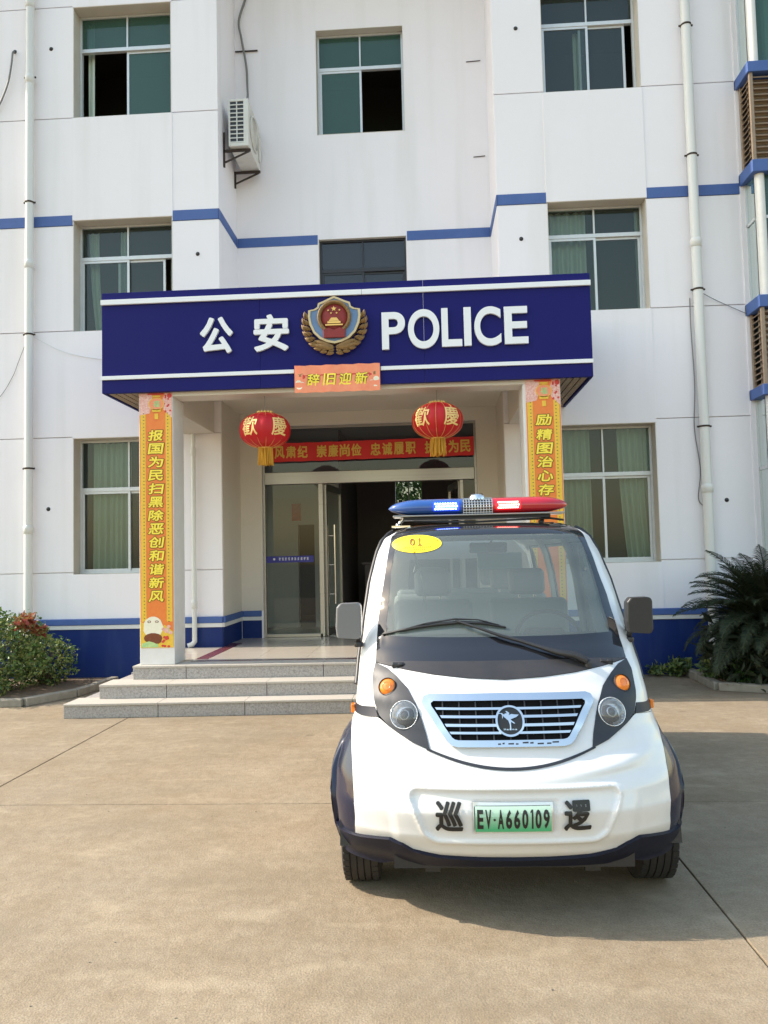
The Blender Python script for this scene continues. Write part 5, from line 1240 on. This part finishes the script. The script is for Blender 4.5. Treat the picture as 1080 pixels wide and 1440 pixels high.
# sides, roof, rear ------------------------------------------------------------------
L_ = 3.86
def side(s_):
    yf = lambda z: tab(PROF, z) + tab(RR_, z)
    zs = [.30 + .035 * i for i in range(44)]; zs = [z for z in zs if z < 1.825] + [1.8285]
    front = [(yf(z), z) for z in zs]
    rear = [(L_ - .10 * max(0, (z - 1.0)) ** 1.5, z) for z in (1.8285, 1.7, 1.5, 1.3, 1.1, .9, .6, .34)]
    bottom = []
    for yc_ in (3.08, .66):
        bottom += [(yc_ + .37, .30)] + [(yc_ + .37 * math.cos(t), .29 + .37 * math.sin(t)) for t in [PI * q / 14 for q in range(15)]] + [(yc_ - .37, .30)]
    loop = front + rear + [(L_ - .05, .30)] + [p for p in bottom if p[0] > yf(.3) + .0][:]
    holes = [[(.98, 1.02), (1.66, 1.02), (1.66, 1.70), (1.34, 1.70)], [(1.74, .98), (2.62, .98), (2.62, 1.70), (1.74, 1.70)], [(2.70, .98), (3.52, .98), (3.40, 1.70), (2.70, 1.70)]]
    V2, F2 = tri_region([loop] + holes, .06, .12, .05)
    V3 = [Vector((s_ * tab(HW, z), y, z)) for y, z in V2]; mb = MB(); mb.add(V3, F2, True); so = mb.build('body_side', M['van_white'], VAN, recalc=False)
    # navy lower side and flare
    for yc_, nm in ((.66, 'front_fender'), (3.08, 'rear_fender')):
        mb = MB(); n = 22; prof = [(.365, -.02), (.360, .004), (.372, .020), (.40, .024), (.45, .018), (.50, .006), (.52, -.004)]
        v = []
        for q in range(n + 1):
            t = math.radians(-8 + 196 * q / n)
            for r_, o_ in prof:
                y, z = yc_ + r_ * math.cos(t), .29 + r_ * math.sin(t); z = max(z, .262); y = max(y, yf(z) - .02)
                v.append((s_ * (tab(HW, z) + o_), y, z))
        m_ = len(prof); mb.add(v, [(i * m_ + j, i * m_ + j + 1, (i + 1) * m_ + j + 1, (i + 1) * m_ + j) for i in range(n) for j in range(m_ - 1)], True); mb.build(nm, M['navy'], VAN, recalc=False)
    mb = MB(); mb.add([(s_ * (tab(HW, z) + .012), y, z) for z in (.26, .34, .42) for y in (1.05, 2.7)], [(0, 1, 3, 2), (2, 3, 5, 4)]); mb.build('sill', M['navy'], VAN)
    for y0, y1 in ((.95, 1.70), (1.70, 2.66), (2.66, 3.5)):
        mb = MB(); P_ = [(s_ * (tab(HW, z) + .006), y, z) for y, z in ((y0, .95), (y1, .95), (y1, 1.72), (y0 + (.36 if y0 < 1 else 0), 1.72))]; mb.tube(P_ + [P_[0]], .013, 6, False); dr = mb.build('door_frame', M['black'], VAN)
        mb = MB(); mb.add(P_, [(0, 1, 2, 3)])
        if y0 < 1: mb.build('door_glass', M['clear'], dr, recalc=False)
        mb = MB(); mb.obox((s_ * (tab(HW, .88) + .018), y1 - .14, .89), (.010, 0, 0), (0, .06, 0), (0, 0, .012)); mb.build('door_handle', M['black'], dr, bevel=.004)
    # black seal up the windscreen pillar
    mb = MB(); mb.tube([Vector((s_ * (tab(HW, z) + .006), yf(z) + .03, z)) for z in (1.00, 1.05, 1.12, 1.2, 1.3, 1.4, 1.5, 1.6, 1.68, 1.74, 1.78, 1.80)], .015, 6); mb.build('pillar_seal', M['black'], VAN)
    mb = MB(); mb.tube([Vector((s_ * (tab(HW, z) - .015), yf(z) - .012, z)) for z in (1.16, 1.3, 1.45, 1.6)], .007, 6)
    if s_ > 0: mb.build('pillar_moulding', M['black'], VAN)
    mb = MB(); mb.obox((s_ * (tab(HW, .9) + .012), .50, .895), (.010, 0, 0), (0, .022, 0), (0, 0, .022)); mb.build('side_marker', M['amber'], VAN, bevel=.005)
    # inner wheel arch
    for yc_ in (.66, 3.08):
        mb = MB()
        v = [(s_ * x, yc_ + .375 * math.cos(t), max(.20, .29 + .375 * math.sin(t))) for x in (.55, .80) for t in [PI * q / 10 for q in range(11)]]
        mb.add(v, [(i, i + 1, 12 + i, 11 + i) for i in range(10)]); mb.add([(s_ * .55, yc_ + .375 * math.cos(t), max(.20, .29 + .375 * math.sin(t))) for t in [PI * q / 10 for q in range(11)]], [tuple(range(11))])
        mb.build('arch_liner', M['black'], VAN)
for s_ in (1, -1): side(s_)
mb = MB(); nx, ny = 14, 16; v = []
for j in range(ny + 1):
    y = 1.0 + (3.62 - 1.0) * j / ny
    for i in range(nx + 1):
        k = -1 + 2 * i / nx; x = .47 * k; z = 1.8275 + .022 * (1 - k * k) * math.sin(PI * min(1, .04 + j / ny))
        v.append((x, max(y, tab(PROF, 1.829) + tab(RR_, 1.829) * (1 - math.sqrt(max(0, 1 - abs(min(1, abs(x) / .45)) ** 2.6))) if j == 0 else y), z))
mb.add(v, [(j * (nx + 1) + i, j * (nx + 1) + i + 1, (j + 1) * (nx + 1) + i + 1, (j + 1) * (nx + 1) + i) for j in range(ny) for i in range(nx)], True); mb.build('roof', M['van_white'], VAN)
mb = MB(); V2, F2 = tri_region([[(-.70, .30), (.70, .30), (.72, .8), (.69, 1.3), (.62, 1.65), (.46, 1.826), (-.46, 1.826), (-.62, 1.65), (-.69, 1.3), (-.72, .8)], [(-.50, 1.12), (.50, 1.12), (.46, 1.62), (-.46, 1.62)]], .1, .15, .1)
mb.add([(x, L_ - .10 * max(0, (z - 1.0)) ** 1.5 - .01, z) for x, z in V2], F2); mb.build('rear_panel', M['van_white'], VAN)
mb = MB(); mb.add([(-.50, L_ - .02, 1.12), (.50, L_ - .02, 1.12), (.46, L_ - .06, 1.62), (-.46, L_ - .06, 1.62)], [(0, 1, 2, 3)]); mb.build('rear_window', M['clear'], VAN)
# floor, chassis, axles
mb = MB(); mb.box(-.54, .54, .14, 3.78, .24, .33); mb.box(-.46, .46, .30, .52, .19, .24); mb.box(-.70, .70, 1.08, 2.66, .27, .33); mb.box(-.40, -.33, .2, 3.7, .20, .27); mb.box(.33, .40, .2, 3.7, .20, .27); mb.build('chassis', M['black'], VAN)  # lowered to deepen the shade under the bumper
mb = MB(); mb.tube([(-.62, .66, .24), (.62, .66, .24)], .03, 8); mb.tube([(-.62, 3.08, .27), (.62, 3.08, .27)], .045, 8); mb.box(-.14, .14, 2.95, 3.2, .17, .37); mb.box(-.5, -.28, .5, .8, .17, .25); mb.box(.28, .5, .5, .8, .17, .25); mb.box(-.25, .25, 1.3, 2.3, .16, .27); mb.build('axle', M['iron'], VAN)
# wheels
def wheel(x, y):
    mb = MB(); s_ = 1 if x > 0 else -1; R0 = .275; w_ = .092
    prof = [(.17, -w_ * .9), (.20, -w_ * 1.02), (.25, -w_ * 1.0), (.268, -w_ * .88)]
    for q in range(-2, 3):
        a_ = q * .033; prof += [(R0 - abs(q) * .0015, a_ - .0135), (R0 - abs(q) * .0015, a_ + .0135)]
        if q < 2: prof += [(R0 - .009, a_ + .0140), (R0 - .009, a_ + .019)]
    prof += [(.268, w_ * .88), (.25, w_ * 1.0), (.20, w_ * 1.02), (.17, w_ * .9)]
    mb.lathe(prof, (x, y, R0), 48, 'x', smooth=False); wh = mb.build('wheel', M['rubber'], VAN)
    mb = MB()
    for q in range(44):
        t = 2 * PI * q / 44
        for side_ in (-1, 1):
            c = Vector((x + side_ * .070, y + (R0 - .003) * math.cos(t), R0 + (R0 - .003) * math.sin(t)))
            mb.obox(c, (.014, 0, 0), (0, -.014 * math.sin(t), .014 * math.cos(t)), (0, .0025 * math.cos(t), .0025 * math.sin(t)))
    mb.build('tread_block', M['rubber'], wh)['kind'] = 'stuff'
    mb = MB(); mb.lathe([(.001, s_ * .05), (.05, s_ * .055), (.06, s_ * .03), (.12, s_ * .035), (.15, s_ * .06), (.172, s_ * .08)], (x, y, R0), 28, 'x'); mb.build('rim', M['steel'], wh)
for x, y in ((-.715, .66), (.735, .66), (-.715, 3.08), (.715, 3.08)): wheel(x, y)

# mirrors
for s_, m, lab in ((-1, 'mirror_grey', 'grey left mirror'), (1, 'black', 'black right mirror')):
    cx = -.765 if s_ < 0 else .73; cy = .62; cz = 1.322
    if s_ < 0: M['mirror_grey'] = mat('grey_mirror_shell', (.17, .17, .175), .35, coat=.3)
    mb = MB(); mb.prism([(cx + a_, cz + b2) for a_, b2 in ((-.062, -.085), (.05, -.094), (.066, -.075), (.066, .08), (.052, .094), (-.045, .092), (-.062, .07), (-.068, -.03))], cy - .045, cy + .03)
    mr_ = mb.build('wing_mirror', M[m], VAN, bevel=.022, seg=4); mr_['label'] = lab
    mb = MB(); mb.box(cx - .05, cx + .05, cy + .031, cy + .034, cz - .075, cz + .075); mb.build('mirror_glass', M['chrome'], mr_)
    mb = MB(); ix = s_ * (tab(HW, 1.2) + .0); mb.tube([(cx - s_ * .045, cy, cz - .08), (cx - s_ * .047, cy + .01, cz - .12), (ix, cy + .05, 1.195)], [.014, .013, .012], 8); mb.lathe([(.02, -.012), (.024, 0), (.02, .012)], (cx - s_ * .046, cy + .005, cz - .125), 10); mb.build('mirror_arm', M['black'], mr_)

# cabin
mb = MB()
v = []; n = 16
for i in range(n + 1):
    x = -.60 + 1.2 * i / n; q = tok(x * .98, 1.20)
    v += [surf(q, 1.18) + Vector((0, .06, 0)), Vector((x, 1.0, 1.205)), Vector((x, 1.10, 1.12)), Vector((x, 1.08, .80))]
mb.add(v, [(i * 4 + j, i * 4 + j + 1, i * 4 + j + 5, i * 4 + j + 4) for i in range(n) for j in range(3)], True); mb.build('dashboard', M['charcoal'], VAN)
mb = MB(); mb.lathe([(.001, .0), (.10, .0), (.12, -.03)], (.30, .95, 1.235), 20, sy=.6); mb.build('instrument_hood', M['charcoal'], VAN)
def torus(c, R_, r, tilt, n=40, m_=8):
    mb = MB(); v = []
    for i in range(n):
        t = 2 * PI * i / n
        for j in range(m_):
            u = 2 * PI * j / m_; rr_ = R_ + r * math.cos(u); p = Vector((rr_ * math.cos(t), -r * math.sin(u) , rr_ * math.sin(t)))
            p = Matrix.Rotation(tilt, 3, 'X') @ p; v.append(Vector(c) + p)
    mb.add(v, [(i * m_ + j, i * m_ + (j + 1) % m_, ((i + 1) % n) * m_ + (j + 1) % m_, ((i + 1) % n) * m_ + j) for i in range(n) for j in range(m_)], True); return mb
mb = torus((.36, 1.14, 1.15), .19, .014, math.radians(-35)); c = Vector((.36, 1.14, 1.15))
for t in (-.2, PI + .2, PI * 1.5): mb.tube([c, c + Matrix.Rotation(math.radians(-35), 3, 'X') @ Vector((.19 * math.cos(t), 0, .19 * math.sin(t)))], .012, 6)
mb.lathe([(.001, .02), (.05, .015), (.055, -.02)], tuple(c), 14, 'y'); mb.tube([c, c + Vector((0, -.15, -.16))], .022, 8); mb.build('steering_wheel', M['charcoal'], VAN)
def seatm(x, y, w_, name='seat', head=True, sc=1.0):
    mb = MB(); mb.box(x - w_, x + w_, y - .42, y, .62, .76); so = mb.build(name, M['seat'], VAN, bevel=.04, seg=4)
    mb = MB(); mb.obox((x, y + .05, 1.06), (w_, 0, 0), (0, .05, -.012), (0, .06, .30)); mb.build('backrest', M['seat'], so, bevel=.045, seg=5)
    if head:
        for hx in ((x,) if w_ < .4 else (x - .28, x + .28)):
            mb = MB(); mb.obox((hx, y + .12, 1.47), (.12, 0, 0), (0, .04, -.008), (0, .015, .085)); mb.build('headrest', M['seat'], so, bevel=.038, seg=5)
            mb = MB(); mb.tube([(hx - .05, y + .11, 1.36), (hx - .05, y + .11, 1.42)], .008, 6); mb.tube([(hx + .05, y + .11, 1.36), (hx + .05, y + .11, 1.42)], .008, 6); mb.build('headrest_rod', M['chrome'], so)
    mb = MB(); mb.box(x - w_ * .9, x + w_ * .9, y - .36, y - .02, .33, .62); mb.build('seat_base', M['charcoal'], so)
seatm(-.30, 1.62, .26); seatm(.32, 1.62, .26); seatm(0, 2.45, .58); seatm(0, 3.35, .58)
mb = MB(); mb.box(-.60, .60, 1.08, 3.78, .335, .35); mb.build('cabin_floor', M['charcoal'], VAN)
mb = MB(); mb.add([(x, y, 1.808 - .02 * abs(x)) for y in (1.12, 3.6) for x in (-.46, 0, .46)], [(0, 1, 4, 3), (1, 2, 5, 4)]); mb.build('headlining', M['inner'], VAN)
for s_ in (-1, 1):
    mb = MB()
    for y in (1.70, 2.66): mb.tube([(s_ * (tab(HW, z) - .03), y, z) for z in (.5, .9, 1.2, 1.5, 1.65, 1.75)] + [(s_ * .50, y, 1.80)], .022, 8)
    mb.build('roll_bar', M['pvc'], VAN)
    mb = MB(); V = [(s_ * (tab(HW, z) - .02), y, z) for z in (.34, .65, .97) for y in (1.05, 3.75)]; mb.add(V, [(0, 1, 3, 2), (2, 3, 5, 4)]); mb.build('door_lining', M['inner'], VAN)
mb = MB(); mb.obox((.0, .925, 1.69), (.105, 0, 0), (0, .008, .004), (0, -.012, .028)); im = mb.build('interior_mirror', M['charcoal'], VAN, bevel=.012, seg=3)
mb = MB(); mb.obox((.0, .937, 1.692), (.095, 0, 0), (0, .002, .001), (0, -.009, .022)); mb.build('mirror_glass', M['chrome'], im)
mb = MB(); mb.obox((-.05, .914, 1.690), (.045, 0, 0), (0, .003, .002), (0, -.012, .024)); mb.build('mirror_card', mat('green_mirror_tint', (.05, .28, .20), .2), im)
mb = MB(); mb.tube([(.0, .93, 1.70), (.03, .92, 1.74), (.0, .90, 1.765)], .006, 6); mb.build('mirror_stalk', M['chrome'], im)
mb = MB(); mb.obox((.07, .99, 1.615), (.125, 0, 0), (0, .004, .0), (0, .010, .045)); o = mb.build('sun_visor_card', M['paper'], VAN)
mb = MB(); mb.tube([(-.42, 1.05, 1.68), (-.40, 1.05, 1.62), (-.42, 1.05, 1.56)], .006, 6); mb.tube([(-.40, 1.05, 1.62), (-.37, 1.06, 1.50), (-.36, 1.08, 1.30)], .004, 5); mb.build('hanging_cord', M['pvc'], VAN)

# light bar ----------------------------------------------------------------------------
LB = thing('light_bar', 'lit roof light bar, blue and red with a silver mesh middle', 'light bar', (0, 0, 0)); LB.parent = None
LB.location = (.295, 4.66, 1.885)
def capsule(x0, x1, tip, m, name):
    mb = MB(); n = 28; xs_ = []
    sgn_ = 1 if tip > 0 else -1
    prof = []
    Lx = abs(x1 - x0)
    for k in range(13):
        u = k / 12
        q = 1 - (1 - u) ** 2.2 if u < 1 else 1
        prof.append((q ** .55, u * .20))
    prof.append((1, Lx))
    v = []
    for r, h in prof:
        x = (x0 + h) if tip < 0 else (x1 - h)
        for q in range(n):
            t = 2 * PI * q / n; c_, s2 = math.cos(t), math.sin(t)
            yy = .085 * r * math.copysign(abs(c_) ** .75, c_); zz = (.052 * s2 if s2 > 0 else .044 * math.copysign(abs(s2) ** .6, s2)) * (r * .85 + .15 * r * r)
            v.append((x, yy, zz + .05))
    mb.add(v, [(i * n + q, i * n + (q + 1) % n, (i + 1) * n + (q + 1) % n, (i + 1) * n + q) for i in range(len(prof) - 1) for q in range(n)], True)
    mb.add(v[-n:], [tuple(range(n))]); return mb.build(name, M[m], LB)
bl = capsule(-.53, -.09, -1, 'lens_blue', 'blue_lens'); rd = capsule(.085, .53, 1, 'lens_red', 'red_lens')
mb = MB()
for q in (0,):
    mb.box(-.088, .083, -.060, .075, .012, .088)
mb.build('speaker_box', M['charcoal'], LB, bevel=.01)
mb = MB()
for k in range(11): x = -.085 + .0167 * k; mb.tube([(x, -.066, .008), (x, -.078, .03), (x, -.080, .055), (x, -.070, .082), (x, -.04, .097), (x, .03, .098)], .0032, 5)
for k, (y, z) in enumerate(((-.070, .014), (-.078, .029), (-.082, .044), (-.081, .059), (-.076, .074), (-.062, .089), (-.035, .098), (0, .1))): mb.tube([(-.088, y, z), (.085, y, z)], .0032, 5)
mb.build('speaker_grille', M['chrome'], LB)
mb = MB(); mb.lathe([(.05, .09), (.048, .108), (.035, .122), (.001, .128)], (-.002, -.02, 0), 20); mb.build('grille_dome', M['chrome'], LB)
mb = MB()
for k in range(9):
    t = k * PI / 8; mb.tube([(-.002 + .052 * math.cos(t), -.02 - .052 * math.sin(t), .088), (-.002 + .03 * math.cos(t), -.02 - .03 * math.sin(t), .126)], .003, 4)
mb.build('dome_rib', M['charcoal'], LB)['kind'] = 'stuff'
for x0, x1, b0, dd in ((-.262, -.112, 'led_base_b', 'led_blue_dot'), (.105, .245, 'led_base_r', 'led_red_dot')):
    mb = MB(); mb.box(x0, x1, -.094, -.075, .028, .078); pl = mb.build('led_panel', M[b0], LB, bevel=.004)
    mb = MB(); n = 9
    for k in range(n):
        for j in range(3):
            x = x0 + .012 + (x1 - x0 - .024) * (k + (.5 if j == 1 else 0)) / (n - .5); z = .037 + j * .0155; mb.prism(ell(x, z, .0046, .0050, 6), -.0965, -.0945)
    o = mb.build('lit_led', M[dd], pl); o['kind'] = 'stuff'
mb = MB(); mb.box(-.50, .50, -.075, .075, -.004, .007); mb.build('base_rail', M['steel'], LB, bevel=.004)
mb = MB(); mb.box(-.44, .42, -.05, .05, -.022, -.005); mb.build('base_channel', M['charcoal'], LB)
for x in (-.44, .40):
    mb = MB(); mb.tube([(x, .0, -.010), (x - .02, .0, -.03), (x - .03, .0, -.058)], .012, 6); mb.box(x - .07, x + .04, -.035, .035, -.062, -.052); mb.lathe([(.001, .012), (.016, .012), (.018, 0)], (x - .03, -.02, -.05), 10); mb.build('bracket', M['chrome'] if x < 0 else M['black'], LB)
mb = MB(); mb.tube([(-.38, -.03, -.030), (-.2, -.05, -.036), (.0, -.04, -.040), (.2, -.05, -.034), (.42, -.02, -.028), (.50, -.02, -.040)], .007, 6); mb.build('power_cord', M['black'], LB)
